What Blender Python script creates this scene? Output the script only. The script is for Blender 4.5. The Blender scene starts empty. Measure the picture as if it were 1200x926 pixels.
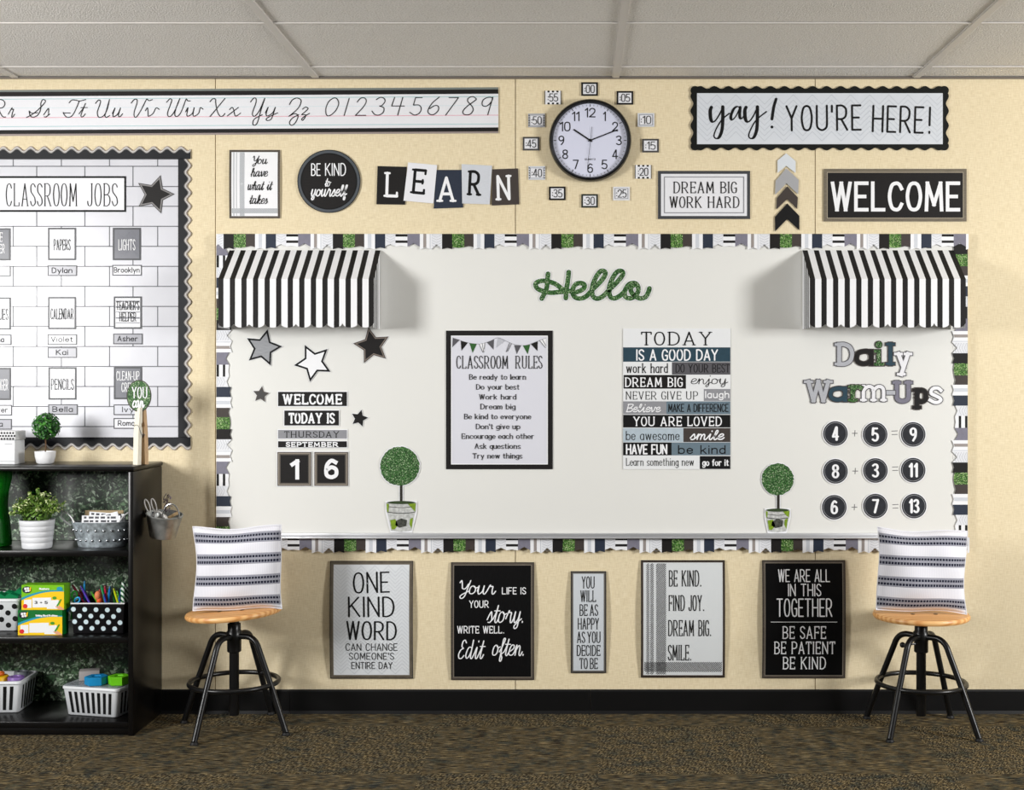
import bpy, bmesh, math, random
from mathutils import Vector, Matrix
random.seed(7)
SC = bpy.context.scene
COL = SC.collection
PI = math.pi

# ---------------------------------------------------------------- camera
DIST, FPX, VX, VY, CAMZ = 5.2, 1500.0, 677.0, 450.0, 1.338
cam_d = bpy.data.cameras.new('camera')
cam = bpy.data.objects.new('camera', cam_d)
COL.objects.link(cam)
cam.location = (0, -DIST, CAMZ)
cam.rotation_euler = (PI / 2, 0, 0)
cam_d.sensor_width = 36
cam_d.lens = 36 * FPX / 1200
cam_d.shift_x = (600 - VX) / 1200
cam_d.shift_y = (VY - 463) / 1200
SC.camera = cam

# ---------------------------------------------------------------- world and lights
w = bpy.data.worlds.new('world'); SC.world = w; w.use_nodes = True
bg = w.node_tree.nodes['Background']
bg.inputs[0].default_value = (0.97, 0.985, 1.0, 1)
bg.inputs[1].default_value = 0.07
def area(name, loc, target, sx, sy, power, color=(1, 1, 1), spread=PI):
    l = bpy.data.lights.new(name, 'AREA'); l.shape = 'RECTANGLE'; l.size = sx; l.size_y = sy
    l.energy = power; l.color = color; l.spread = spread
    o = bpy.data.objects.new(name, l); COL.objects.link(o); o.location = loc
    o.rotation_euler = (Vector(target) - Vector(loc)).to_track_quat('-Z', 'Y').to_euler()
    return o
area('softbox_light_left', (-3.6, -2.9, 1.75), (-0.7, 0, 1.25), 0.9, 1.0, 65, (1, .99, .975), 2.2)
area('softbox_light_right', (4.6, -2.9, 1.75), (0.9, 0, 1.25), 0.9, 1.0, 95, (1, .99, .975), 2.2)
area('ceiling_troffer_light', (0.0, -2.6, 2.55), (0, -2.2, 0), 2.4, 0.6, 15)
SC.view_settings.view_transform = 'Standard'
SC.view_settings.look = 'None'
SC.view_settings.exposure = 0.0
SC.view_settings.gamma = 1.0
SC.view_settings.use_curve_mapping = False

# ---------------------------------------------------------------- coordinates: photo pixel at a distance d in front of the wall
def K(d): return (DIST - d) / FPX
def PX(px, d=0.0): return (px - VX) * K(d)
def PZ(py, d=0.0): return CAMZ - (py - VY) * K(d)

# ---------------------------------------------------------------- materials
def lin(c):
    return tuple((x / 12.92 if x <= .04045 else ((x + .055) / 1.055) ** 2.4) for x in (v / 255 for v in c))
_M = {}
def M(rgb, rough=.55, metal=0.0, spec=.4, noise=0.0, scale=60, bump=0.0, stretch=(1, 1, 1)):
    key = (rgb, rough, metal, spec, noise, scale, bump, stretch)
    if key in _M: return _M[key]
    m = bpy.data.materials.new('surface_%d' % len(_M)); m.use_nodes = True
    nt = m.node_tree; b = nt.nodes['Principled BSDF']
    c = lin(rgb)
    b.inputs['Base Color'].default_value = (*c, 1)
    b.inputs['Roughness'].default_value = rough
    b.inputs['Metallic'].default_value = metal
    b.inputs['Specular IOR Level'].default_value = spec
    if noise or bump:
        tc = nt.nodes.new('ShaderNodeTexCoord'); mp = nt.nodes.new('ShaderNodeMapping')
        mp.inputs['Scale'].default_value = stretch
        nz = nt.nodes.new('ShaderNodeTexNoise'); nz.inputs['Scale'].default_value = scale; nz.inputs['Detail'].default_value = 4
        nt.links.new(tc.outputs['Object'], mp.inputs['Vector']); nt.links.new(mp.outputs['Vector'], nz.inputs['Vector'])
        if noise:
            mx = nt.nodes.new('ShaderNodeMix'); mx.data_type = 'RGBA'
            mx.inputs[6].default_value = (*[v * (1 - noise) for v in c], 1)
            mx.inputs[7].default_value = (*[min(1, v * (1 + noise)) for v in c], 1)
            rp = nt.nodes.new('ShaderNodeMapRange'); rp.inputs[1].default_value = .3; rp.inputs[2].default_value = .7
            nt.links.new(nz.outputs['Fac'], rp.inputs[0])
            nt.links.new(rp.outputs[0], mx.inputs[0]); nt.links.new(mx.outputs[2], b.inputs['Base Color'])
        if bump:
            bp = nt.nodes.new('ShaderNodeBump'); bp.inputs['Strength'].default_value = bump; bp.inputs['Distance'].default_value = .002
            nt.links.new(nz.outputs['Fac'], bp.inputs['Height']); nt.links.new(bp.outputs[0], b.inputs['Normal'])
    _M[key] = m
    return m
def new_mat(name):
    m = bpy.data.materials.new(name); m.use_nodes = True
    return m, m.node_tree, m.node_tree.nodes['Principled BSDF']
def node(nt, t, **kw):
    n = nt.nodes.new(t)
    for k, v in kw.items():
        if k.startswith('i_'): n.inputs[k[2:].replace('_', ' ')].default_value = v
        else: setattr(n, k, v)
    return n
def ramp(nt, stops, interp='LINEAR'):
    r = nt.nodes.new('ShaderNodeValToRGB'); r.color_ramp.interpolation = interp
    e = r.color_ramp.elements
    while len(e) < len(stops): e.new(.5)
    for i, (p, c) in enumerate(stops):
        e[i].position = p; e[i].color = (*lin(c), 1)
    return r
def leaf_mat(name, scale, stops, rough=.5, blotch=0, spec=.3, warp=.004):
    m, nt, b = new_mat(name)
    tc = node(nt, 'ShaderNodeTexCoord')
    nz = node(nt, 'ShaderNodeTexNoise', i_Scale=scale * .35, i_Detail=2.0)
    mx = node(nt, 'ShaderNodeMix', data_type='RGBA', blend_type='LINEAR_LIGHT'); mx.inputs[0].default_value = warp * .1 if warp > .1 else warp
    nt.links.new(tc.outputs['Object'], nz.inputs['Vector'])
    nt.links.new(tc.outputs['Object'], mx.inputs[6]); nt.links.new(nz.outputs['Color'], mx.inputs[7])
    v = node(nt, 'ShaderNodeTexVoronoi', i_Scale=scale)
    nt.links.new(mx.outputs[2], v.inputs['Vector'])
    sp = node(nt, 'ShaderNodeSeparateColor'); nt.links.new(v.outputs['Color'], sp.inputs[0])
    r = ramp(nt, stops); nt.links.new(sp.outputs[0], r.inputs[0])
    d = node(nt, 'ShaderNodeMapRange'); d.inputs[1].default_value = .28; d.inputs[2].default_value = .75; d.inputs[3].default_value = 1; d.inputs[4].default_value = .2
    nt.links.new(v.outputs['Distance'], d.inputs[0])
    mu = node(nt, 'ShaderNodeMix', data_type='RGBA', blend_type='MULTIPLY'); mu.inputs[0].default_value = 1
    nt.links.new(r.outputs[0], mu.inputs[6]); nt.links.new(d.outputs[0], mu.inputs[7])
    out = mu
    if blotch:
        n2 = node(nt, 'ShaderNodeTexNoise', i_Scale=blotch, i_Detail=3.0); nt.links.new(tc.outputs['Object'], n2.inputs['Vector'])
        r2 = node(nt, 'ShaderNodeMapRange'); r2.inputs[1].default_value = .35; r2.inputs[2].default_value = .62; r2.inputs[3].default_value = .35; r2.inputs[4].default_value = 1.15
        nt.links.new(n2.outputs['Fac'], r2.inputs[0])
        m3 = node(nt, 'ShaderNodeMix', data_type='RGBA', blend_type='MULTIPLY'); m3.inputs[0].default_value = 1
        nt.links.new(mu.outputs[2], m3.inputs[6]); nt.links.new(r2.outputs[0], m3.inputs[7]); out = m3
    nt.links.new(out.outputs[2], b.inputs['Base Color'])
    b.inputs['Roughness'].default_value = rough; b.inputs['Specular IOR Level'].default_value = spec
    return m

# ---------------------------------------------------------------- object helpers
def tag(o, label, cat, group=None, kind=None):
    o['label'] = label; o['category'] = cat
    if group: o['group'] = group
    if kind: o['kind'] = kind
    return o
def empty(name, loc, label, cat, group=None, rz=0):
    o = bpy.data.objects.new(name, None); COL.objects.link(o); o.location = loc; o.rotation_euler = (0, 0, rz)
    o.empty_display_size = .05
    return tag(o, label, cat, group)
class MB:
    def __init__(s): s.v = []; s.f = []; s.m = []
    def add(s, vs, fs, mi=0, mat4=None):
        n = len(s.v)
        s.v += [tuple(mat4 @ Vector(p)) for p in vs] if mat4 else [tuple(p) for p in vs]
        s.f += [tuple(i + n for i in f) for f in fs]; s.m += [mi] * len(fs)
        return s
    def build(s, name, mats, parent=None, loc=(0, 0, 0), rot=(0, 0, 0), smooth=False, recalc=True, angle=40):
        me = bpy.data.meshes.new(name); me.from_pydata(s.v, [], s.f)
        for m in (mats if isinstance(mats, (list, tuple)) else [mats]): me.materials.append(m)
        me.polygons.foreach_set('material_index', s.m)
        if recalc:
            bm = bmesh.new(); bm.from_mesh(me); bmesh.ops.recalc_face_normals(bm, faces=bm.faces); bm.to_mesh(me); bm.free()
        if smooth:
            me.shade_smooth(); me.set_sharp_from_angle(angle=math.radians(angle))
        me.update()
        o = bpy.data.objects.new(name, me); COL.objects.link(o)
        o.location = loc; o.rotation_euler = rot
        if parent: o.parent = parent
        return o
    # ---- 3D primitives
    def box(s, x0, x1, y0, y1, z0, z1, bev=0.0, seg=2, mi=0, mat4=None):
        if not bev:
            v = [(x, y, z) for x in (x0, x1) for y in (y0, y1) for z in (z0, z1)]
            return s.add(v, [(0, 1, 3, 2), (4, 6, 7, 5), (0, 4, 5, 1), (2, 3, 7, 6), (0, 2, 6, 4), (1, 5, 7, 3)], mi, mat4)
        bm = bmesh.new(); bmesh.ops.create_cube(bm, size=1)
        for v in bm.verts: v.co = ((x0 + x1) / 2 + v.co.x * (x1 - x0), (y0 + y1) / 2 + v.co.y * (y1 - y0), (z0 + z1) / 2 + v.co.z * (z1 - z0))
        bmesh.ops.bevel(bm, geom=list(bm.edges), offset=bev, segments=seg, affect='EDGES', profile=.5)
        bm.verts.index_update()
        s.add([v.co[:] for v in bm.verts], [[v.index for v in f.verts] for f in bm.faces], mi, mat4); bm.free()
        return s
    def tube(s, pts, r, n=10, closed=False, caps=True, mi=0, mat4=None):
        P = [Vector(p) for p in pts]; N = len(P); rs = r if isinstance(r, (list, tuple)) else [r] * N
        vs = []; up = None
        for i in range(N):
            a = P[(i - 1) % N] if (closed or i > 0) else P[i]; b = P[(i + 1) % N] if (closed or i < N - 1) else P[i]
            t = (b - a).normalized()
            if up is None:
                up = Vector((0, 0, 1)) if abs(t.z) < .9 else Vector((1, 0, 0))
            u = (up - t * up.dot(t)).normalized(); up = u; w_ = t.cross(u)
            for k in range(n):
                q = 2 * PI * k / n
                vs.append(P[i] + (u * math.cos(q) + w_ * math.sin(q)) * rs[i])
        fs = []
        for i in range(N if closed else N - 1):
            j = (i + 1) % N
            for k in range(n):
                fs.append((i * n + k, i * n + (k + 1) % n, j * n + (k + 1) % n, j * n + k))
        if caps and not closed:
            fs.append(tuple(range(n))[::-1]); fs.append(tuple((N - 1) * n + k for k in range(n)))
        return s.add(vs, fs, mi, mat4)
    def lathe(s, prof, n=32, mi=0, mat4=None, sx=1, sy=1, cap0=True, cap1=True):
        vs = []; N = len(prof)
        for r, z in prof:
            for k in range(n):
                q = 2 * PI * k / n; vs.append((r * math.cos(q) * sx, r * math.sin(q) * sy, z))
        fs = [(i * n + k, i * n + (k + 1) % n, (i + 1) * n + (k + 1) % n, (i + 1) * n + k) for i in range(N - 1) for k in range(n)]
        if cap0: fs.append(tuple(range(n))[::-1])
        if cap1: fs.append(tuple((N - 1) * n + k for k in range(n)))
        return s.add(vs, fs, mi, mat4)
    def prism(s, pts, y0, y1, mi=0, mat4=None, mi_side=None):
        """outline in x,z extruded from y0 (front) to y1"""
        n = len(pts)
        vs = [(x, y0, z) for x, z in pts] + [(x, y1, z) for x, z in pts]
        s.add(vs, [tuple(range(n)), tuple(range(2 * n - 1, n - 1, -1))], mi, mat4)
        return s.add(vs, [(i, (i + 1) % n, n + (i + 1) % n, n + i) for i in range(n)], mi if mi_side is None else mi_side, mat4)
    def sphere(s, c, r, n=16, mi=0, sz=1):
        prof = [(max(1e-4, r * math.sin(PI * i / (n // 2))), -r * sz * math.cos(PI * i / (n // 2))) for i in range(n // 2 + 1)]
        return s.lathe(prof, n, mi, Matrix.Translation(c))
def bezier3(p0, p1, p2, n=8):
    a, b, c = Vector(p0), Vector(p1), Vector(p2)
    return [a * (1 - t) ** 2 + b * 2 * t * (1 - t) + c * t * t for t in [i / n for i in range(n + 1)]]

# ---------------------------------------------------------------- lettering: single-line skeletons drawn with a pen
# points are base-36 pairs (x, y) in twentieths of the capital height; baseline 8, x-height l, capitals s; s = smooth stroke, l = straight stroke
ROMAN = {
'A': 'l086sc8 l2eae', 'B': 'l080s s0s5s9qan9k5i0i s0i6iagbdaa6808', 'C': 'sbo9r6s2q0i2a6899bc', 'D': 'l080s s0s5sapciab5808',
'E': 'l080s l0sas l0i8i l08a8', 'F': 'l080s l0sas l0i8i', 'G': 'sbo9r6s2q0i2a68a9bcbh l7hbh', 'H': 'l080s lc8cs l0ici', 'I': 'l080s',
'J': 's8s8i8d7948190c', 'K': 'l080s lbs0h l3kc8', 'L': 'l080s l08a8', 'M': 'l081s7cdse8', 'N': 'l080sc8cs',
'O': 's6s2q0i2a68aaciaq6s', 'P': 'l080s s0s6saqbnaj6h0h', 'Q': 's6s2q0i2a68aaciaq6s l8dd7', 'R': 'l080s s0s6saqbnaj6h0h l5hc8',
'S': 'sap8r5s1q1l5i9fab8958290c', 'T': 'l6s68 l0scs', 'U': 's0s0k0e1a68baceckcs', 'V': 'l0s68cs', 'W': 'l0s488sc8gs', 'X': 'l0sc8 lcs08',
'Y': 'l0s6i lcs6i l6i68', 'Z': 'l0scs08c8',
'0': 's5s1q0i1a589aai9q5s', '1': 'l1o5s58', '2': 's0n1q5s9qam8h0808a8a8', '3': 's0q4s8r9n7k4j4j8had89480a', '4': 'l7s0dbd l8s88',
'5': 'l9s1s0i s0i2k5k9iad89480a', '6': 's9q5s1n0f1a589aae9i5k1h', '7': 'l0sas48', '8': 's5s1q1l5j9gac8958290c1g5j9l9q5s', '9': 's9k5h1j0n1q5s9qal9e58',
'a': 'l9l98 s9i7l4l1j0e1a48799c', 'b': 'l080s s0h2k5l9jae9a58290c', 'c': 's9i7k5l1j0e1a58799b', 'd': 'l9s98 s9h7k5l1j0e1a48799c',
'e': 'l0f9f s9f9i7k5l2k0h0e1a58799b', 'f': 's7r5s3p3l38 l0l6l', 'g': 's9h7k5l1j0e1a48799c s9l9b95622204', 'h': 'l080s s0h2k5l8k9h98',
'i': 'l0l08 l0q0r', 'j': 's4l4a452203 l4q4r', 'k': 'l080s l8l0d l3g98', 'l': 'l080s', 'm': 'l080l s0h2k4l6k7h78 s7h9kbldkehe8',
'n': 'l080l s0h2k5l8k9h98', 'o': 's5l1j0e1a589aae9j5l', 'p': 'l0l02 s0h2k5l9jae9a58290c', 'q': 'l9l92 s9h7k5l1j0e1a48799c',
'r': 'l080l s0g2k5l7k', 's': 's8j6l3l1j1g4e7c8a68380a', 't': 's3q3h3b4879 l0l7l', 'u': 's0l0c1948799c l9l98', 'v': 'l0l488l',
'w': 'l0l387lb8el', 'x': 'l0l88 l8l08', 'y': 'l0l59 lal32', 'z': 'l0l8l0888',
'.': 'l0809', '!': 'l0s0e l0809', "'": 'l0s0n', ':': 'l0c0d l0j0k', '-': 'l0g6g', '+': 'l0i8i l4m4e', ',': 'l1905'}
SCRIPT = {
'a': ('d', 's9i7k4k2h1c29487b9i s9k9ca8c8ec'), 'b': ('b', 's1c4k5r3s2o2a48899e9k s9kaicj'), 'c': ('9', 's8i6k3j1e1b3868ac'),
'd': ('d', 's9i7k4k2h1c29487b9i s9s9ca8c8ec'), 'e': ('9', 's1c5e8h7k4k2h1c295889ac'), 'f': ('8', 's1c5k7r5s4o48426175599c'),
'g': ('c', 's9i7k4k2h1c29487b9i s9k9682514499dc'), 'h': ('d', 's1c5k6r4s3o38 s3f6j9j9f9ba8c8ec'), 'i': ('8', 's1c4k4c58789c l5q5r'),
'j': ('7', 's1c4k s4k462103498c l5q5r'), 'k': ('c', 's1c5k6r4s3o38 s3e7j9i7f3e3e6b98b8dc'), 'l': ('8', 's1c5k6r4s3o3c48689c'),
'm': ('h', 's1c3k38 s3e5j7j8g88 s8eajcjdgdbe8g8ic'), 'n': ('d', 's1c3k38 s3e6j8j9g9ba8c8ec'), 'o': ('b', 's5k2i1d29588a9e8i5k s6j9hci'),
'r': ('c', 's1c4l5j8j8e98b8dc'), 's': ('9', 's1b5k7f8b6838 s68ac'), 't': ('8', 's1c4k5r s5r4c58789c l1l9l'), 'u': ('d', 's1c2k2c38588c9k s9k9ca8c8ec'),
'v': ('b', 's1g2k4c588c9kci'), 'w': ('g', 's1e2k3a588c8k s8k9ab8ecekhi'), 'x': ('c', 's1h3k5h89a8dc l9k18'), 'y': ('c', 's1c2k2c38588c9k s9k9682514499dc'),
'z': ('b', 's1h4k8i6e29 s297986614377cb'), 'Y': ('e', 's0p2s4k5g9gcn sescga5714256ec'), 'E': ('b', 's9p6s3q3l6j6j2h0c28689b'),
'B': ('c', 'l1s18 s0r5sarao6i2i s2i6iagbdaa6808'), 'S': ('b', 'sap8r5s1q1l5i9fab8958290c'), '.': ('4', 'l1819'), "'": ('3', 'l1s1n')}
def decode(code):
    out = []
    for st in code.split():
        p = st[1:]
        out.append((st[0], [(int(p[i], 36), int(p[i + 1], 36)) for i in range(0, len(p), 2)]))
    return out
def catmull(P, n=6):
    closed = len(P) > 3 and P[0] == P[-1]
    out = []
    N = len(P)
    for i in range(N - 1):
        p1, p2 = P[i], P[i + 1]
        if p1 == p2: continue
        p0 = P[i - 1] if i > 0 else (P[-2] if closed else (2 * p1[0] - p2[0], 2 * p1[1] - p2[1]))
        p3 = P[i + 2] if i + 2 < N else (P[1] if closed else (2 * p2[0] - p1[0], 2 * p2[1] - p1[1]))
        if p0 == p1: p0 = (2 * p1[0] - p2[0], 2 * p1[1] - p2[1])
        if p3 == p2: p3 = (2 * p2[0] - p1[0], 2 * p2[1] - p1[1])
        for k in range(n):
            t = k / n; t2 = t * t; t3 = t2 * t
            out.append(tuple(.5 * (2 * p1[j] + (p2[j] - p0[j]) * t + (2 * p0[j] - 5 * p1[j] + 4 * p2[j] - p3[j]) * t2 + (3 * p1[j] - p0[j] - 3 * p2[j] + p3[j]) * t3) for j in (0, 1)))
    out.append(P[-1])
    return out

class Layer:
    """flat marks in photo pixels, h metres above the mount"""
    def __init__(s, art, h): s.art = art; s.h = h; s.v = []; s.f = []; s.m = []; s.k = 0
    def _n(s): return len(s.v)
    def poly(s, pts, h=None, th=0, mi=0):
        h = s.h if h is None else h
        n = s._n(); s.v += [(x, y, h) for x, y in pts]; N = len(pts)
        s.f.append(tuple(range(n, n + N))); s.m.append(mi)
        if th:
            m = s._n(); s.v += [(x, y, h - th) for x, y in pts]
            for i in range(N):
                j = (i + 1) % N; s.f.append((n + i, n + j, m + j, m + i)); s.m.append(mi)
            s.f.append(tuple(range(m, m + N))[::-1]); s.m.append(mi)
        return s
    def rect(s, x0, y0, x1, y1, h=None, th=0, mi=0):
        rows = 12 if s.art.bow and abs(y1 - y0) > 10 else 1
        if rows == 1: return s.poly([(x0, y0), (x1, y0), (x1, y1), (x0, y1)], h, th, mi)
        h = s.h if h is None else h
        n = s._n()
        for i in range(rows + 1):
            y = y0 + (y1 - y0) * i / rows
            s.v += [(x0, y, h), (x1, y, h)] + ([(x0, y, h - th), (x1, y, h - th)] if th else [])
        st = 4 if th else 2
        for i in range(rows):
            a = n + i * st; b = a + st
            s.f.append((a, a + 1, b + 1, b)); s.m.append(mi)
            if th:
                s.f += [(a, b, b + 2, a + 2), (a + 1, a + 3, b + 3, b + 1), (a + 2, b + 2, b + 3, a + 3)]; s.m += [mi] * 3
        if th:
            e = n + rows * st
            s.f += [(n, n + 2, n + 3, n + 1), (e, e + 1, e + 3, e + 2)]; s.m += [mi] * 2
        return s
    def frame(s, x0, y0, x1, y1, wd, h=None, th=0, mi=0):
        s.rect(x0, y0, x1, y0 + wd, h, th, mi); s.rect(x0, y1 - wd, x1, y1, h, th, mi)
        s.rect(x0, y0 + wd, x0 + wd, y1 - wd, h, th, mi); s.rect(x1 - wd, y0 + wd, x1, y1 - wd, h, th, mi)
        return s
    def ellipse(s, cx, cy, rx, ry=None, h=None, th=0, mi=0, n=48):
        ry = ry or rx
        return s.poly([(cx + rx * math.cos(2 * PI * i / n), cy + ry * math.sin(2 * PI * i / n)) for i in range(n)], h, th, mi)
    def ringe(s, cx, cy, r0, r1, h=None, mi=0, n=64, ay=1):
        h = s.h if h is None else h
        b = s._n()
        for i in range(n):
            a = 2 * PI * i / n
            for r in (r0, r1): s.v.append((cx + r * math.cos(a), cy + ay * r * math.sin(a), h))
        for i in range(n):
            j = (i + 1) % n; s.f.append((b + 2 * i, b + 2 * i + 1, b + 2 * j + 1, b + 2 * j)); s.m.append(mi)
        return s
    def ribbon(s, P, ws, h, cap, mi, clamp):
        n = len(P)
        if n < 2: return
        L, R = [], []
        T = []
        for i in range(n):
            a = P[max(0, i - 1)]; b = P[min(n - 1, i + 1)]
            dx, dy = b[0] - a[0], b[1] - a[1]; l = math.hypot(dx, dy) or 1e-9
            T.append((dx / l, dy / l))
        for (x, y), (tx, ty), wd in zip(P, T, ws):
            L.append((x - ty * wd / 2, y + tx * wd / 2)); R.append((x + ty * wd / 2, y - tx * wd / 2))
        def capn(p, t, wd, sg):
            if cap == 's':
                q = wd / 2
                return [(p[0] + sg * t[0] * q - sg * t[1] * q, p[1] + sg * t[1] * q + sg * t[0] * q), (p[0] + sg * t[0] * q + sg * t[1] * q, p[1] + sg * t[1] * q - sg * t[0] * q)]
            r = wd / 2; out = []
            a0 = math.atan2(sg * t[1], sg * t[0])
            for k in range(1, 6):
                a = a0 + PI / 2 - PI * k / 6
                out.append((p[0] + r * math.cos(a), p[1] + r * math.sin(a)))
            return out
        b = s._n()
        c1 = capn(P[-1], T[-1], ws[-1], 1); c0 = capn(P[0], T[0], ws[0], -1)
        pts = L + R + c1 + c0
        if clamp: pts = [(x, min(max(y, clamp[0]), clamp[1])) for x, y in pts]
        s.v += [(x, y, h) for x, y in pts]
        for i in range(n - 1):
            s.f.append((b + i, b + i + 1, b + n + i + 1, b + n + i)); s.m.append(mi)
        if max(ws) > 2.4 and n > 2:
            for i in range(1, n - 1):
                m = s._n(); h2 = h + .00015 + (i % 7) * 6e-6
                for q in range(12):
                    x, y = P[i][0] + ws[i] * .492 * math.cos(PI * q / 6), P[i][1] + ws[i] * .492 * math.sin(PI * q / 6)
                    s.v.append((x, min(max(y, clamp[0]), clamp[1]) if clamp else y, h2))
                s.f.append(tuple(range(m, m + 12))); s.m.append(mi)
        e = b + 2 * n
        s.f.append((b + n - 1, *range(e, e + len(c1)), b + 2 * n - 1)); s.m.append(mi)
        s.f.append((b + n, *range(e + len(c1), e + len(c1) + len(c0)), b)); s.m.append(mi)
    def stroke(s, P, wd, kind='s', h=None, cap='r', contrast=0.0, clamp=None, mi=0, sub=6, pen=None):
        h = s.h if h is None else h
        P = [tuple(p) for p in P]
        Q = catmull(P, sub) if (kind == 's' and len(P) > 2) else P
        Q = [q for i, q in enumerate(Q) if i == 0 or math.hypot(q[0] - Q[i - 1][0], q[1] - Q[i - 1][1]) > 1e-4]
        if len(Q) < 2: return s
        runs = [[Q[0]]]
        for i in range(1, len(Q)):
            runs[-1].append(Q[i])
            if i < len(Q) - 1:
                a = math.atan2(Q[i][1] - Q[i - 1][1], Q[i][0] - Q[i - 1][0]); b = math.atan2(Q[i + 1][1] - Q[i][1], Q[i + 1][0] - Q[i][0])
                if abs((b - a + PI) % (2 * PI) - PI) > .75: runs.append([Q[i]])
        for r in runs:
            ws = []
            for i in range(len(r)):
                a = r[max(0, i - 1)]; b = r[min(len(r) - 1, i + 1)]
                dx, dy = b[0] - a[0], b[1] - a[1]; l = math.hypot(dx, dy) or 1
                if pen == 'brush':   # thick on the way down, thin on the way up
                    ws.append(wd * (1 - contrast * (1 - max(0, dy / l)) ** .8))
                else:
                    ws.append(wd * (1 - contrast * abs(dx) / l))
            s.k = (s.k + 1) % 24
            s.ribbon(r, ws, h + s.k * 6e-6, cap, mi, clamp)
        return s
    def glyph_strokes(s, ch, font, serif):
        if font is SCRIPT:
            return decode(SCRIPT[ch][1])
        st = decode(ROMAN[ch]); out = [(k, p, 1.0) for k, p in st]
        if serif:
            for k, p in st:
                if ch in ".!':-,": continue
                for a, b in ((p[0], p[1]), (p[-1], p[-2])):
                    dx, dy = a[0] - b[0], a[1] - b[1]
                    if a[1] in (8, 28, 21, 2) and abs(dy) > abs(dx) * .8 and (ch.isupper() or ch in 'hilmnprkvwxy' or (ch in '147' and a[1] in (8,))):
                        if ch == 'i' and a[1] != 8 and a[1] != 21: continue
                        if ch == 'T' and a[1] == 28: continue
                        if ch == '1' and a[1] == 28: continue
                        lo = serif if not (ch in 'EBDPRFL' and a[0] == 0) else serif
                        out.append(('l', [(a[0] - lo, a[1]), (a[0] + serif, a[1])], .75))
                    elif ch in 'EFLTZ' and abs(dx) > abs(dy) and (a[0] > 5 or ch in 'TZ') and not (ch == 'Z' and a in ((12, 28), (0, 8))):
                        d_ = 3 if a[1] < 18 else -3
                        if a[1] == 18: out.append(('l', [(a[0], 16.5), (a[0], 19.5)], .75))
                        else: out.append(('l', [(a[0], a[1]), (a[0], a[1] + d_)], .75))
        return out
    def text(s, t, x0, x1, yt, yb, wd, font=None, serif=0, shear=0, contrast=0, cap='r', track=5, mi=0, rot=0, h=None, word=10, flat=False, pen=None):
        """t between x0 and x1, capital top yt, baseline yb"""
        font = font or ROMAN
        font_script = font is SCRIPT
        pos = []; u = 0
        for ch in t:
            if ch == ' ': u += word; continue
            if ch in '.!' and u: u += 2.2
            st = s.glyph_strokes(ch, font, serif)
            if font_script:
                pos.append((u, st)); u += int(SCRIPT[ch][0], 36)
            else:
                mx_ = max(q[0] for _, p, _ in st for q in p); mn_ = min(q[0] for _, p, _ in st for q in p)
                pos.append((u - mn_, st)); u += mx_ - mn_ + (track if not serif else track * .9)
        tot = max(u - (0 if font_script else (track if not serif else track * .9)), .001)
        sy = (yb - yt - wd) / 20
        sh = shear * sy * 20
        sx = max((x1 - x0 - wd - sh) / tot, 1e-3)
        cx, cy = (x0 + x1) / 2, (yt + yb) / 2; cr, sr = math.cos(rot), math.sin(rot)
        for u0, st in pos:
            for g in st:
                k, p = g[0], g[1]; wf = g[2] if len(g) > 2 else 1
                q = []
                for ux, uy in p:
                    X = x0 + wd / 2 + (u0 + ux) * sx + shear * (uy - 8) * sy; Y = yb - wd / 2 - (uy - 8) * sy
                    if rot: X, Y = cx + (X - cx) * cr - (Y - cy) * sr, cy + (X - cx) * sr + (Y - cy) * cr
                    q.append((X, Y))
                desc = any(uy < 8 for _, uy in p)
                s.stroke(q, wd * wf, k, h, cap, contrast, (yt, yb) if (flat and not desc and not rot) else None, mi, pen=pen)
        return s
    def glyph(s, ch, x0, x1, y0, y1, wd, serif=0, cap='s', mi=0, h=None, rot=0, clamp=True, contrast=0):
        """one character fitted to a rectangle"""
        st = s.glyph_strokes(ch, ROMAN, serif)
        xs = [q[0] for _, p, _ in st for q in p]; ys = [q[1] for _, p, _ in st for q in p]
        ax, bx, ay, by = min(xs), max(xs), min(ys), max(ys)
        sx = (x1 - x0 - wd) / max(bx - ax, .01); sy = (y1 - y0 - wd) / max(by - ay, .01)
        cx, cy = (x0 + x1) / 2, (y0 + y1) / 2; cr, sr = math.cos(rot), math.sin(rot)
        for k, p, wf in st:
            q = []
            for ux, uy in p:
                X = x0 + wd / 2 + (ux - ax) * sx; Y = y1 - wd / 2 - (uy - ay) * sy
                q.append((cx + (X - cx) * cr - (Y - cy) * sr, cy + (X - cx) * sr + (Y - cy) * cr))
            s.stroke(q, wd * wf, k, h, cap, contrast, (y0, y1) if (clamp and not rot) else None, mi)
        return s

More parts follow.
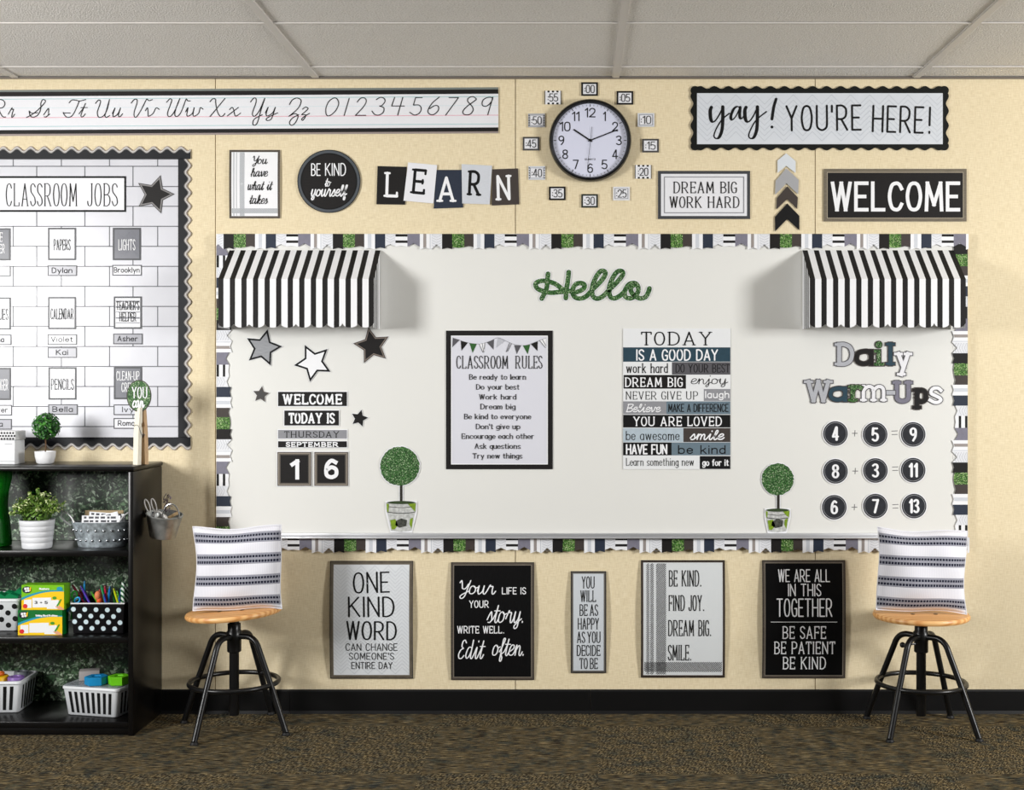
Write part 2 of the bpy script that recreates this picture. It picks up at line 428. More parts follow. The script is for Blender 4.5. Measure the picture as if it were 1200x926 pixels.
class Art:
    """a flat thing on the wall: its sheet is the thing's own mesh, prints are parts"""
    def __init__(s, name, label, cat, cx, cy, mats, d=.004, group=None, bow=0, hh=1):
        s.name, s.label, s.cat, s.cx, s.cy, s.d, s.group, s.bow, s.hh = name, label, cat, cx, cy, d, group, bow, hh
        s.th = .0012
        s.base = Layer(s, 0.0012); s.mats = mats; s.parts = []
    def part(s, name, mats, lift=.0004, h=None):
        l = Layer(s, h or s.th + lift * (len(s.parts) + 1)); s.parts.append((name, mats, l)); return l
    def lines(s, mats, name='lettering'):
        """every line of print a part of its own, all at one height"""
        h = s.th + .0004 * (len(s.parts) + 1)
        class _L:
            def text(_, *a, **k): s.part(name, mats, h=h).text(*a, **k)
            def stroke(_, *a, **k): s.part(name, mats, h=h).stroke(*a, **k)
        return _L()
    def mesh(s, l, name, mats, parent=None):
        k = K(s.d); mb = MB()
        mb.v = [((x - s.cx) * k, -h - (s.bow * max(0, 1 - ((y - s.cy) / s.hh) ** 2) if s.bow else 0), (s.cy - y) * k) for x, y, h in l.v]
        mb.f = l.f; mb.m = l.m
        return mb.build(name, mats, parent, recalc=False)
    def done(s):
        o = s.mesh(s.base, s.name, s.mats); o.location = (PX(s.cx, s.d), -s.d, PZ(s.cy, s.d))
        tag(o, s.label, s.cat, s.group)
        for n, m, l in s.parts:
            if l.f: s.mesh(l, n, m, o)
        return o
def tr(pts, ox, oy, sc): return [(ox + x / sc, oy + y / sc) for x, y in pts]

# ---------------------------------------------------------------- palette
BLACK = M((17, 17, 18), .5, 0, .25); INK = M((18, 18, 19), .6, 0, .2); CHAR = M((27, 25, 25), .55, 0, .22, .2, 30, 0, (1, 1, 30))
NAVY = M((40, 48, 64), .55, 0, .3, .12, 40, 0, (1, 1, 20)); TEAL = M((40, 66, 80), .55, 0, .3, .15, 40, 0, (1, 1, 25))
BROWN = M((64, 57, 54), .55, 0, .3, .12, 40, 0, (20, 1, 1)); WHITE = M((238, 239, 242), .5); PAPER = M((230, 231, 236), .5)
PALE = M((205, 209, 216), .5, 0, .3, .05, 40, 0, (1, 1, 20)); GREY = M((142, 143, 148), .55, 0, .3, .06, 50, 0, (1, 1, 20))
DGREY = M((86, 85, 90), .55, 0, .3, .08, 50, 0, (1, 1, 20)); MAUVE = M((124, 122, 136), .55, 0, .3, .06, 60)
SLATE = M((104, 122, 134), .55, 0, .3, .08, 50, 0, (1, 1, 20)); ICE = M((176, 190, 200), .55, 0, .3, .05, 50)
TAUPE = M((150, 142, 138), .55); WOODGREY = M((112, 104, 90), .55, 0, .3, .2, 30, 0, (1, 1, 12)); HERR = M((192, 196, 202), .55)
WEATHER = M((82, 74, 66), .55, 0, .3, .25, 30, 0, (1, 1, 12))
LEAF = leaf_mat('boxwood_print', 300, [(0, (40, 84, 30)), (.35, (74, 130, 48)), (.7, (124, 176, 82)), (1, (206, 228, 170))], .55)
LEAFD = leaf_mat('boxwood_print_dark', 380, [(0, (22, 62, 24)), (.4, (50, 106, 44)), (.75, (84, 144, 70)), (1, (206, 226, 186))], .55)
LINER = leaf_mat('boxwood_liner_print', 82, [(0, (18, 32, 20)), (.4, (52, 84, 54)), (.7, (100, 134, 96)), (1, (204, 222, 198))], .3, 7, .6, .35)
# ================================================================ room shell
def linen_mat():
    m, nt, b = new_mat('linen_wallboard')
    tc = node(nt, 'ShaderNodeTexCoord')
    fac = None
    outs = []
    for sc in ((34, 1, 380), (380, 1, 34)):
        mp = node(nt, 'ShaderNodeMapping'); mp.inputs['Scale'].default_value = sc
        nz = node(nt, 'ShaderNodeTexNoise', i_Scale=1.0, i_Detail=1.5)
        nt.links.new(tc.outputs['Object'], mp.inputs[0]); nt.links.new(mp.outputs[0], nz.inputs['Vector']); outs.append(nz.outputs['Fac'])
    ad = node(nt, 'ShaderNodeMath', operation='ADD'); nt.links.new(outs[0], ad.inputs[0]); nt.links.new(outs[1], ad.inputs[1])
    r = ramp(nt, [(.34, (217, 201, 166)), (.5, (228, 213, 179)), (.66, (237, 224, 194))])
    hf = node(nt, 'ShaderNodeMath', operation='MULTIPLY'); hf.inputs[1].default_value = .5
    nt.links.new(ad.outputs[0], hf.inputs[0]); nt.links.new(hf.outputs[0], r.inputs[0]); nt.links.new(r.outputs[0], b.inputs['Base Color'])
    bp = node(nt, 'ShaderNodeBump'); bp.inputs['Strength'].default_value = .15; bp.inputs['Distance'].default_value = .002
    nt.links.new(hf.outputs[0], bp.inputs['Height']); nt.links.new(bp.outputs[0], b.inputs['Normal'])
    b.inputs['Roughness'].default_value = .8; b.inputs['Specular IOR Level'].default_value = .15
    return m
CEIL = CAMZ + 359 * K(0)
mb = MB()
seams = [-5.6, -4.4, -3.3] + [PX(x) for x in (-100, 252.3, 604, 955.3)] + [2.2, 3.4, 4.6, 5.6]
for a, b_ in zip(seams, seams[1:]): mb.box(a + .0017, b_ - .0017, 0, .012, 0, CEIL, 0)
mb.box(-5.6, 5.6, .012, .05, 0, CEIL)
tag(mb.build('wall_back', linen_mat()), 'cream linen covered wallboard panels behind all the classroom signs', 'wall', kind='structure')

def ceil_mat():
    m, nt, b = new_mat('mineral_ceiling_tile')
    tc = node(nt, 'ShaderNodeTexCoord')
    nz = node(nt, 'ShaderNodeTexNoise', i_Scale=150.0, i_Detail=3.0, i_Roughness=.6); nt.links.new(tc.outputs['Object'], nz.inputs['Vector'])
    r = ramp(nt, [(.3, (214, 210, 204)), (.5, (234, 231, 226)), (.7, (246, 243, 239))]); nt.links.new(nz.outputs['Fac'], r.inputs[0]); nt.links.new(r.outputs[0], b.inputs['Base Color'])
    bp = node(nt, 'ShaderNodeBump'); bp.inputs['Strength'].default_value = .9; bp.inputs['Distance'].default_value = .008
    nt.links.new(nz.outputs['Fac'], bp.inputs['Height']); nt.links.new(bp.outputs[0], b.inputs['Normal'])
    b.inputs['Roughness'].default_value = .9; b.inputs['Specular IOR Level'].default_value = .1
    return m
cx_ = [PX(722) + 1.2192 * i for i in range(-5, 5)]; cy_ = [-.172 - .61 * i for i in range(0, 10)]
mb = MB()
xs = [-5.6] + cx_[1:] + [5.6]; ys = [0.0] + cy_
for a, b_ in zip(xs, xs[1:]):
    for c, e in zip(ys, ys[1:]):
        mb.box(a + .008, b_ - .008, e + .006, c - .006, CEIL + .004, CEIL + .02)
mb.box(-5.6, 5.6, -5.7, 0, CEIL + .02, CEIL + .06)
ceiling = tag(mb.build('ceiling', ceil_mat()), 'grey textured drop ceiling tiles above the sign wall', 'ceiling', kind='structure')
GRID = M((212, 208, 203), .5)
for i, x in enumerate(cx_[1:]):
    g = MB(); g.box(x - .0125, x + .0125, -5.6, 0, CEIL - .003, CEIL + .003); g.box(x - .017, x - .0125, -5.6, 0, CEIL - .0005, CEIL + .003); g.build('grid_bar', GRID, ceiling)
for y in cy_[:-1]:
    g = MB(); g.box(-5.6, 5.6, y - .0065, y + .0065, CEIL - .0015, CEIL + .003); g.build('cross_bar', GRID, ceiling)
g = MB(); g.box(-5.6, 5.6, -.008, 0, CEIL - .006, CEIL + .002)
tag(g.build('trim_1', M((112, 104, 96), .5)), 'thin grey angle strip where the ceiling meets the wall', 'trim', kind='structure')

def carpet_mat():
    m, nt, b = new_mat('loop_pile_carpet_tile')
    tc = node(nt, 'ShaderNodeTexCoord')
    sep = node(nt, 'ShaderNodeSeparateXYZ'); nt.links.new(tc.outputs['Object'], sep.inputs[0])
    def mth(op, a, b2=None):
        n = node(nt, 'ShaderNodeMath', operation=op)
        for i, v in enumerate((a, b2)):
            if v is None: continue
            if isinstance(v, (int, float)): n.inputs[i].default_value = v
            else: nt.links.new(v, n.inputs[i])
        return n.outputs[0]
    T = .61
    ix = mth('FLOOR', mth('DIVIDE', mth('SUBTRACT', sep.outputs[0], .07), T)); iy = mth('FLOOR', mth('DIVIDE', mth('ADD', sep.outputs[1], .2), T))
    chk = mth('MODULO', mth('ABSOLUTE', mth('ADD', ix, iy)), 2.0)
    def grain(sc, rz=0):
        mp = node(nt, 'ShaderNodeMapping', vector_type='TEXTURE'); mp.inputs['Scale'].default_value = tuple(1 / q for q in sc); mp.inputs['Rotation'].default_value = (0, 0, rz); nt.links.new(tc.outputs['Object'], mp.inputs[0])
        a = node(nt, 'ShaderNodeTexNoise', i_Scale=1.0, i_Detail=3.0, i_Roughness=.65); nt.links.new(mp.outputs[0], a.inputs['Vector'])
        return a.outputs['Fac']
    gx, gy = grain((20, 240, 1)), grain((190, 60, 1), -.55)
    mix = node(nt, 'ShaderNodeMix', data_type='FLOAT'); nt.links.new(chk, mix.inputs[0]); nt.links.new(gx, mix.inputs[2]); nt.links.new(gy, mix.inputs[3])
    hue = node(nt, 'ShaderNodeTexNoise', i_Scale=26.0, i_Detail=6.0, i_Roughness=.75); nt.links.new(tc.outputs['Object'], hue.inputs['Vector'])
    r1 = ramp(nt, [(.34, (12, 11, 10)), (.46, (62, 53, 40)), (.55, (118, 107, 82)), (.66, (180, 164, 130))])
    r2 = ramp(nt, [(.34, (10, 11, 12)), (.46, (44, 49, 52)), (.55, (84, 88, 86)), (.66, (150, 142, 120))])
    nt.links.new(mix.outputs[0], r1.inputs[0]); nt.links.new(mix.outputs[0], r2.inputs[0])
    hr = node(nt, 'ShaderNodeMapRange'); hr.inputs[1].default_value = .44; hr.inputs[2].default_value = .66; nt.links.new(hue.outputs['Fac'], hr.inputs[0])
    mc = node(nt, 'ShaderNodeMix', data_type='RGBA'); nt.links.new(hr.outputs[0], mc.inputs[0]); nt.links.new(r1.outputs[0], mc.inputs[6]); nt.links.new(r2.outputs[0], mc.inputs[7])
    mo = node(nt, 'ShaderNodeTexNoise', i_Scale=11.0, i_Detail=5.0, i_Roughness=.7); nt.links.new(tc.outputs['Object'], mo.inputs['Vector'])
    mr = node(nt, 'ShaderNodeMapRange'); mr.inputs[1].default_value = .36; mr.inputs[2].default_value = .64; nt.links.new(mo.outputs['Fac'], mr.inputs[0])
    tone = ramp(nt, [(0, (168, 184, 196)), (.4, (232, 226, 214)), (1, (255, 246, 226))]); nt.links.new(mr.outputs[0], tone.inputs[0])
    mm = node(nt, 'ShaderNodeMix', data_type='RGBA', blend_type='MULTIPLY'); mm.inputs[0].default_value = 1; nt.links.new(mc.outputs[2], mm.inputs[6]); nt.links.new(tone.outputs[0], mm.inputs[7])
    nt.links.new(mm.outputs[2], b.inputs['Base Color'])
    bp = node(nt, 'ShaderNodeBump'); bp.inputs['Strength'].default_value = .8; bp.inputs['Distance'].default_value = .006
    nt.links.new(mix.outputs[0], bp.inputs['Height']); nt.links.new(bp.outputs[0], b.inputs['Normal'])
    b.inputs['Roughness'].default_value = .95; b.inputs['Specular IOR Level'].default_value = .1
    return m
mb = MB(); mb.box(-5.6, 5.6, -5.7, .05, -.05, 0)
tag(mb.build('floor', carpet_mat()), 'brown and blue flecked carpet tiles under stools and bookcase', 'floor', kind='structure')
mb = MB()
bx = [-5.6, PX(340), PX(692), PX(1046), 5.6]
for a, b_ in zip(bx, bx[1:]):
    mb.add([(x, y, z) for x in (a + .0006, b_ - .0006) for y, z in ((0, .097), (-.004, .097), (-.007, .09), (-.008, .012), (-.013, 0), (0, 0))],
           [(0, 1, 7, 6), (1, 2, 8, 7), (2, 3, 9, 8), (3, 4, 10, 9), (0, 5, 4, 3, 2, 1), (6, 7, 8, 9, 10, 11)])
tag(mb.build('baseboard_back', M((11, 11, 12), .45, 0, .25)), 'black rubber baseboard along the foot of the wall', 'baseboard', kind='structure')

# ================================================================ signs high on the wall
def herring(L, x0, y0, x1, y1, step=9.0, lw=.45, mi=0):
    """thin zigzag brick joints"""
    c = step; nx = int((x1 - x0) / c) + 1
    for i in range(nx):
        xa, xb = x0 + i * c, min(x0 + (i + 1) * c, x1)
        if xb - xa < 1: continue
        up = i % 2 == 0
        y = y0 - c
        while y < y1 + c:
            a, b_ = (y, y + (xb - xa)) if up else (y + (xb - xa), y)
            if min(a, b_) >= y0 and max(a, b_) <= y1: L.stroke([(xa, a), (xb, b_)], lw, 'l', mi=mi)
            y += c * .55
        if xb < x1: pass

# --- cursive alphabet strips
strip_slope = -3.2 / 584
def sl(x, y): return y + strip_slope * x
caps = {
 'R': ('z1', [[(-60, 240), (-30, 218), (0, 213), (35, 225), (48, 255), (30, 288), (-10, 298), (-10, 298), (5, 340), (30, 376), (55, 378)]]),
 'S': ('z1', [[(250, 383), (310, 350), (370, 300), (425, 240), (420, 218), (400, 218), (385, 250), (385, 290), (375, 330), (350, 365), (310, 380), (285, 365), (275, 322), (275, 322), (300, 342), (355, 338)]]),
 'T': ('z1', [[(650, 245), (675, 220), (710, 220), (750, 228), (805, 215)], [(745, 228), (720, 290), (690, 350), (660, 378), (625, 378), (600, 350), (595, 335)], [(600, 340), (660, 340)]]),
 'U': ('z1', [[(897, 250), (925, 220), (945, 230), (935, 270), (915, 330), (920, 370), (940, 382), (975, 365), (1005, 310), (1028, 215), (1028, 215), (995, 330), (985, 365), (1000, 382), (1030, 365)]]),
 'V': ('z2', [[(112, 248), (140, 215), (165, 215), (165, 250), (140, 330), (140, 370), (160, 378), (200, 320), (250, 222), (262, 212), (280, 225), (310, 215)]]),
 'W': ('z2', [[(443, 240), (475, 208), (492, 220), (480, 260), (455, 330), (455, 365), (480, 372), (520, 320), (567, 206), (567, 206), (530, 300), (520, 360), (545, 372), (580, 330), (620, 225), (630, 210), (640, 225), (665, 228)]]),
 'X': ('z2', [[(850, 235), (875, 208), (900, 212), (905, 260), (920, 330), (945, 370), (970, 368), (990, 345)], [(990, 205), (850, 375)]]),
 'Y': ('z3', [[(103, 222), (130, 190), (150, 192), (150, 230), (125, 300), (120, 335), (140, 347), (180, 300), (228, 190), (228, 190), (190, 310), (165, 400), (140, 428), (122, 410), (140, 370), (205, 335)]]),
 'Z': ('z3', [[(445, 245), (470, 205), (510, 188), (545, 205), (540, 245), (510, 290), (440, 348), (440, 348), (490, 325), (520, 345), (500, 400), (465, 428), (445, 405), (470, 365), (525, 335)]]),
 '0': ('z3', [[(835, 188), (790, 220), (765, 280), (770, 335), (800, 342), (850, 300), (877, 240), (865, 198), (835, 188)]]),
 '1': ('z3', [[(970, 190), (925, 342)]]),
 '2': ('z3', [[(1040, 222), (1070, 190), (1105, 188), (1120, 215), (1095, 265), (1025, 340), (1025, 340), (1115, 340), (1115, 340)]]),
 '3': ('z4', [[(78, 190), (110, 172), (140, 178), (150, 205), (125, 238), (105, 243), (105, 243), (140, 258), (135, 295), (100, 318), (65, 312), (42, 285)]]),
 '4': ('z4', [[(230, 172), (217, 208), (205, 243), (205, 243), (310, 243)], [(297, 172), (255, 318)]]),
 '5': ('z4', [[(458, 173), (403, 173), (403, 173), (385, 235), (385, 235), (430, 235), (450, 262), (435, 300), (395, 318), (355, 295)]]),
 '6': ('z4', [[(600, 168), (540, 220), (505, 280), (520, 310), (555, 312), (590, 280), (590, 245), (560, 240), (520, 265)]]),
 '7': ('z4', [[(680, 173), (758, 173), (758, 173), (652, 318)]]),
 '8': ('z4', [[(905, 185), (875, 165), (840, 178), (835, 205), (870, 245), (878, 280), (850, 312), (805, 312), (795, 285), (830, 245), (885, 205), (905, 185)]]),
 '9': ('z4', [[(1040, 178), (1000, 172), (960, 195), (955, 235), (985, 245), (1020, 220), (1040, 178)], [(1042, 170), (1000, 315)]])}
zz = {'z1': (0, 90, 8), 'z2': (140, 90, 8), 'z3': (280, 90, 7.5), 'z4': (430, 90, 7.06)}
lows = {'r': ('z1', 62, 172), 's': ('z1', 395, 500), 't': ('z1', 722, 832), 'u': ('z1', 1035, 1182), 'v': ('z2', 212, 388), 'w': ('z2', 595, 800), 'x': ('z2', 1000, 1165), 'y': ('z3', 212, 368), 'z': ('z3', 532, 652)}
STRIPS = [(-30, 73, 'RS', 'rs', 'cursive R and S'), (73, 242, 'TUVW', 'tuvw', 'cursive T, U, V and W'), (242, 584, 'XYZ0123456789', 'xyz', 'cursive X, Y, Z and numerals 0 to 9')]
for x0, x1, cs, ls, words_ in STRIPS:
    A = Art('alphabet_strip', 'white handwriting strip with black bands showing ' + words_, 'alphabet strip', (x0 + x1) / 2, 132, [PAPER], d=.004 + (.0006 if x0 > 200 else 0), group='cursive alphabet strips along the top of the wall')
    q = lambda a, b_: [(x0, sl(x0, a)), (x1, sl(x1, a)), (x1, sl(x1, b_)), (x0, sl(x0, b_))]
    A.base.poly(q(105.6, 159.4), th=.0012)
    bd = A.part('border', [CHAR, M((120, 128, 124), .5), M((150, 138, 134), .5)])
    bd.poly(q(108, 113.2)); bd.poly(q(152.6, 157.2)); bd.poly(q(105.6, 108), mi=1); bd.poly(q(157.2, 159.4), mi=2)
    ru = A.part('ruled_lines', [M((168, 204, 206), .5), M((226, 160, 176), .5), M((205, 222, 228), .5)])
    ru.poly(q(116, 116.8)); ru.poly(q(148.2, 149)); ru.poly(q(137.9, 138.6), mi=1); ru.poly(q(126.6, 127.1), mi=2)
    hl = A.th + .0004 * (len(A.parts) + 1)
    for c in cs:
        z, st = caps[c]; le = A.part('lettering', [INK], h=hl)
        for p in st: le.stroke(tr(p, *zz[z]), 1.05, 's')
    for c in ls:
        z, a, b_ = lows[c]; ox, oy, sc = zz[z]
        base = 90 + 383 / 8 + strip_slope * (ox + a / sc); ht = 10.4 / .6
        A.part('lettering', [INK], h=hl).text(c, ox + a / sc, ox + b_ / sc, base - ht, base, 1.0, SCRIPT, shear=.32)
    A.done()

# --- small signs
def sign(name, label, cat, x0, y0, x1, y1, base, fr=None, fw=0, d=.004, bow=0, group=None):
    A = Art(name, label, cat, (x0 + x1) / 2, (y0 + y1) / 2, base if isinstance(base, list) else [base], d=d, bow=bow, hh=(y1 - y0) / 2, group=group)
    A.base.rect(x0, y0, x1, y1, th=.0012)
    if fr: A.part('border', [fr]).frame(x0, y0, x1, y1, fw)
    return A
def plaid(L, x0, x1, y0, y1, mi=0, step=1.6, lw=.45, vert=True):
    """hatched woven stripe, every stroke clipped to the band"""
    if vert:
        y = y0 - (x1 - x0) + step
        while y < y1:
            ya, yb = y + (x1 - x0), y; xa, xb = x0, x1
            if ya > y1: xa += ya - y1; ya = y1
            if yb < y0: xb -= y0 - yb; yb = y0
            if xb - xa > .3: L.stroke([(xa, ya), (xb, yb)], lw, 'l', mi=mi)
            y += step
    else:
        x = x0 - (y1 - y0) + step
        while x < x1:
            xa, xb = x, x + (y1 - y0); ya, yb = y0, y1
            if xa < x0: ya += x0 - xa; xa = x0
            if xb > x1: yb -= xb - x1; xb = x1
            if yb - ya > .3: L.stroke([(xa, ya), (xb, yb)], lw, 'l', mi=mi)
            x += step
SCR = dict(font=SCRIPT, shear=.25, contrast=.35, pen='brush')
Z = lambda x, o, sc: o + x / sc

A = sign('wall_sign', 'small white sign reading You have what it takes with pale plaid edge', 'sign', 268.9, 175.8, 328.3, 256, WHITE, WEATHER, 2.6, bow=.004)
L = A.part('plaid_print', [M((196, 199, 203), .55), M((160, 163, 168), .55)])
for a, b_ in ((273.5, 275), (277, 278)): L.rect(a, 178.6, b_, 253.2)
L.rect(281.3, 178.6, 286.6, 253.2); L.rect(272, 244.5, 325.5, 250, h=A.th + .0006)
plaid(L, 281.3, 286.6, 179, 253, 1); plaid(L, 272, 325, 244.5, 250, 1, vert=False)
L = A.part('lettering', [INK])
for t, a, b_, yt, yb in (('You', 215, 368, 92, 165), ('have', 203, 372, 195, 273), ('what it', 176, 408, 308, 388), ('takes', 190, 372, 425, 505)):
    L.text(t, Z(a, 265, 7.27), Z(b_, 265, 7.27), Z(yt, 170, 7.27), Z(yb, 170, 7.27), 1.15, **SCR)
A.done()

A = Art('wall_sign', 'round black sign reading BE KIND to yourself with slate rim', 'sign', 385.5, 212.6, [M((72, 78, 84), .5, 0, .4, .1, 30)], d=.005)
A.base.ellipse(385.5, 212.6, 36.9, th=.0012, n=64)
L = A.part('face', [CHAR, INK]); L.ellipse(385.5, 212.6, 32, n=64); L.ringe(385.5, 212.6, 31.6, 33.2, h=A.th + .0005, mi=1); L.ringe(385.5, 212.6, 36.2, 37, h=A.th + .0005, mi=1)
L = A.part('lettering', [WHITE])
L.text('BE', 364.6, 376, 191.5, 206.3, 1.25); L.text('KIND', 381, 405.6, 191.2, 206.3, 1.25)
L.text('to', 379.5, 389.5, 208.5, 219, 1.2, **SCR); L.text('yourself', 363.2, 408.5, 216.5, 230.5, 1.45, font=SCRIPT, shear=.2)
A.done()

for ch, poly, face, ink, (a, b_, c, e), rt, dd, lb in (
    ('L', [(18, 68), (258, 75), (245, 388), (8, 385)], CHAR, WHITE, (66, 192, 116, 328), .03, .004, 'black card with white letter L, first in LEARN'),
    ('E', [(270, 38), (510, 60), (480, 378), (232, 355)], PAPER, INK, (290, 420, 90, 302), .09, .006, 'white card with black letter E, second in LEARN'),
    ('A', [(502, 100), (722, 100), (725, 412), (482, 420)], NAVY, WHITE, (500, 674, 154, 368), 0, .004, 'navy card with white letter A, middle of LEARN'),
    ('R', [(712, 52), (965, 65), (945, 385), (718, 378)], PALE, INK, (755, 884, 104, 316), .05, .006, 'pale grey card with black letter R, fourth in LEARN'),
    ('N', [(968, 95), (1180, 88), (1190, 385), (962, 395)], BROWN, WHITE, (986, 1132, 140, 354), -.03, .004, 'dark brown card with white letter N, last in LEARN')):
    p = tr(poly, 440, 185, 7.06)
    A = Art('letter_card', lb, 'letter card', sum(x for x, _ in p) / 4, sum(y for _, y in p) / 4, [face], d=dd, group='cards spelling LEARN')
    A.base.poly(p, th=.0012)
    A.part('lettering', [ink]).glyph(ch, Z(a, 440, 7.06), Z(b_, 440, 7.06), Z(c, 185, 7.06), Z(e, 185, 7.06), 3.4, 2.2, 'r', rot=rt, clamp=False)
    A.done()

# --- wall clock
ck = empty('wall_clock', (PX(691.5), 0, PZ(165.9)), 'round black rimmed wall clock reading ten past ten', 'clock')
k = K(0)
toY = Matrix.Rotation(PI / 2, 4, 'X')     # lathe axis to -y
mb = MB(); mb.lathe([(46.5 * k, 0), (47.8 * k, .006), (48 * k, .03), (46.8 * k, .04), (45 * k, .042), (43.4 * k, .036), (43 * k, .022), (0.001, .022)], 64, 0, toY)
mb.build('bezel', M((16, 16, 17), .25), ck, smooth=True)
class _C: bow = 0
def clock_layer(h): return Layer(_C(), h)
def clock_mesh(l, name, mats):
    mb = MB(); mb.v = [((x - 691.5) * k, -h, (165.9 - y) * k) for x, y, h in l.v]; mb.f = l.f; mb.m = l.m
    return mb.build(name, mats, ck, recalc=False)
l = clock_layer(.0235); l.ellipse(691.5, 165.9, 43.1, n=64); clock_mesh(l, 'dial', M((214, 217, 236), .5))
l = clock_layer(.024)
for i in range(60):
    a = 2 * PI * i / 60; r0, r1 = (40.2, 42) if i % 5 else (39.6, 42.2)
    l.stroke([(691.5 + r0 * math.sin(a), 165.9 - r0 * math.cos(a)), (691.5 + r1 * math.sin(a), 165.9 - r1 * math.cos(a))], .35 if i % 5 else .8, 'l')
for i in range(1, 13):
    a = 2 * PI * i / 12; x, y = 691.5 + 33.6 * math.sin(a), 165.9 - 32.4 * math.cos(a); t = str(i); hw = 3.4 if i < 10 else 6.2
    if i == 1: hw = 1.6
    if i == 11: hw = 4.4
    l.text(t, x - hw, x + hw, y - 5.6, y + 5.6, 1.35, cap='s', flat=True, track=4)
l.text('QUARTZ', 685, 698, 186.9, 188.9, .4)
clock_mesh(l, 'numerals', [M((24, 24, 30), .5)])
def hand(name, tip, tail, wd, h):
    l = clock_layer(h); x, y = Z(tip[0], 600, 5.145), Z(tip[1], 80, 5.145); tx, ty = Z(tail[0], 600, 5.145), Z(tail[1], 80, 5.145)
    l.stroke([(tx, ty), (x, y)], wd, 'l', cap='s'); clock_mesh(l, name, [INK])
hand('hour_hand', (375, 379), (478, 447), 1.7, .026); hand('minute_hand', (633, 379), (462, 446), 1.25, .0268)
hand('second_hand', (455, 600), (482, 362), .5, .0276)
l = clock_layer(.028); l.ellipse(691.5, 165.9, 1.7); clock_mesh(l, 'hand_cap', [INK])

MC = [('00', 468, 126, 0), ('05', 681, 179, 0), ('10', 808, 312, 1), ('15', 835, 467, 2), ('20', 791, 625, 3), ('25', 660, 756, 4), ('30', 468, 800, 5), ('35', 273, 755, 0), ('40', 150, 632, 6), ('45', 115, 455, 2), ('50', 148, 315, 7), ('55', 247, 177, 3)]
desc = ['black framed', '', 'charcoal framed', 'check framed', '', 'black framed', 'dotted frame', 'grey framed']
FRM = [CHAR, PALE, M((70, 68, 68), .5), WHITE, M((225, 226, 230), .5), M((40, 44, 38), .5), PALE, M((170, 172, 178), .5)]
for t, zx, zy, st in MC:
    x, y = Z(zx, 600, 5.145), Z(zy, 80, 5.145)
    A = sign('minute_card', {1: 'pale framed', 4: 'white framed'}.get(st, desc[st]) + ' little card reading :%s beside the wall clock' % t, 'minute card', x - 9.8, y - 8, x + 9.8, y + 8, PAPER, FRM[st], 2.1, group='minute cards around the clock')
    L = A.part('border_print', [INK, GREY])
    if st == 3:
        for i in range(3):
            for yy in (y - 8, y + 6): L.rect(x - 6.4 + i * 5.2, yy, x - 3.9 + i * 5.2, yy + 2)
        L.rect(x - 9.8, y - 8, x - 9, y + 8); L.rect(x + 9, y - 8, x + 9.8, y + 8)
    elif st in (1, 4): L.frame(x - 8, y - 6.3, x + 8, y + 6.3, .7, mi=1)
    elif st in (6, 7):
        for i in range(5):
            for xx in (x - 9.3, x + 8.2): L.rect(xx, y - 6.5 + i * 2.9, xx + 1.2, y - 5.2 + i * 2.9)
        L.frame(x - 7.8, y - 6, x + 7.8, y + 6, .4, mi=1)
    L = A.part('lettering', [M((60, 60, 62), .55)])
    L.text(':' + t, x - 6, x + 6, y - 4.8, y + 4.8, .95, track=4)
    A.done()

# --- banner
def scallop_rect(x0, y0, x1, y1, per, amp, n=8):
    """outline with round scallops bulging outward"""
    pts = []
    def side(ax, ay, bx, by, nx, ny):
        L_ = math.hypot(bx - ax, by - ay); c = max(1, round(L_ / per))
        for i in range(c):
            for j in range(n):
                t = (i + j / n) / c; o = amp * (.5 - .5 * math.cos(2 * PI * j / n))
                pts.append((ax + (bx - ax) * t + nx * o, ay + (by - ay) * t + ny * o))
    side(x0, y0, x1, y0, 0, -1); side(x1, y0, x1, y1, 1, 0); side(x1, y1, x0, y1, 0, 1); side(x0, y1, x0, y0, -1, 0)
    return pts
A = Art('wall_banner', 'wide white herringbone banner reading yay! YOU\'RE HERE! with black scalloped edge', 'banner', 960.5, 138.5, [M((18, 20, 18), .5, 0, .2)], d=.005)
A.base.poly(scallop_rect(812.5, 104.2, 1108.5, 173, 16.1, 3.4), th=.0012)
for cx, cy in ((814.3, 106), (1106.7, 106), (814.3, 171.2), (1106.7, 171.2)): A.base.ellipse(cx, cy, 5.2, h=.0011, n=20)
L = A.part('face', [M((214, 219, 226), .5)]); L.rect(816.8, 109.3, 1104.7, 169.1)
L = A.part('herringbone_print', [M((194, 200, 208), .5)]); herring(L, 817.5, 110, 1104, 168.5, 11.2, .55)
L = A.part('lettering', [INK])
o = (800, 95, 7.5)
for P_, w0 in (([(252, 232), (242, 262), (246, 330), (262, 360), (290, 345), (325, 290), (352, 232)], 4.1), ([(352, 228), (352, 330), (345, 430), (320, 495), (290, 505), (275, 480), (295, 420), (345, 340), (410, 285)], 3.9),
               ([(500, 235), (480, 225), (450, 245), (425, 300), (425, 335), (440, 340), (470, 305), (502, 235)], 3.4), ([(505, 232), (500, 300), (508, 330), (525, 325), (545, 290)], 3.5),
               ([(556, 232), (546, 262), (550, 330), (568, 360), (596, 345), (630, 290), (656, 232)], 4.1), ([(656, 228), (656, 330), (650, 430), (625, 495), (595, 505), (580, 480), (600, 420), (650, 340), (735, 270)], 3.9),
               ([(820, 160), (800, 230), (784, 335)], 3.5)):
    L.stroke(tr(P_, *o), w0, 's', contrast=.6, pen='brush')
L.ellipse(800 + 784 / 7.5, 95 + 405 / 7.5, 1.7)
L.text("YOU'RE", 920.5, 1009.5, 123, 153.8, 2.35, rot=-.012, track=6); L.text('HERE!', 1021.8, 1090.5, 124, 156.2, 2.35, rot=.03, track=6)
A.done()

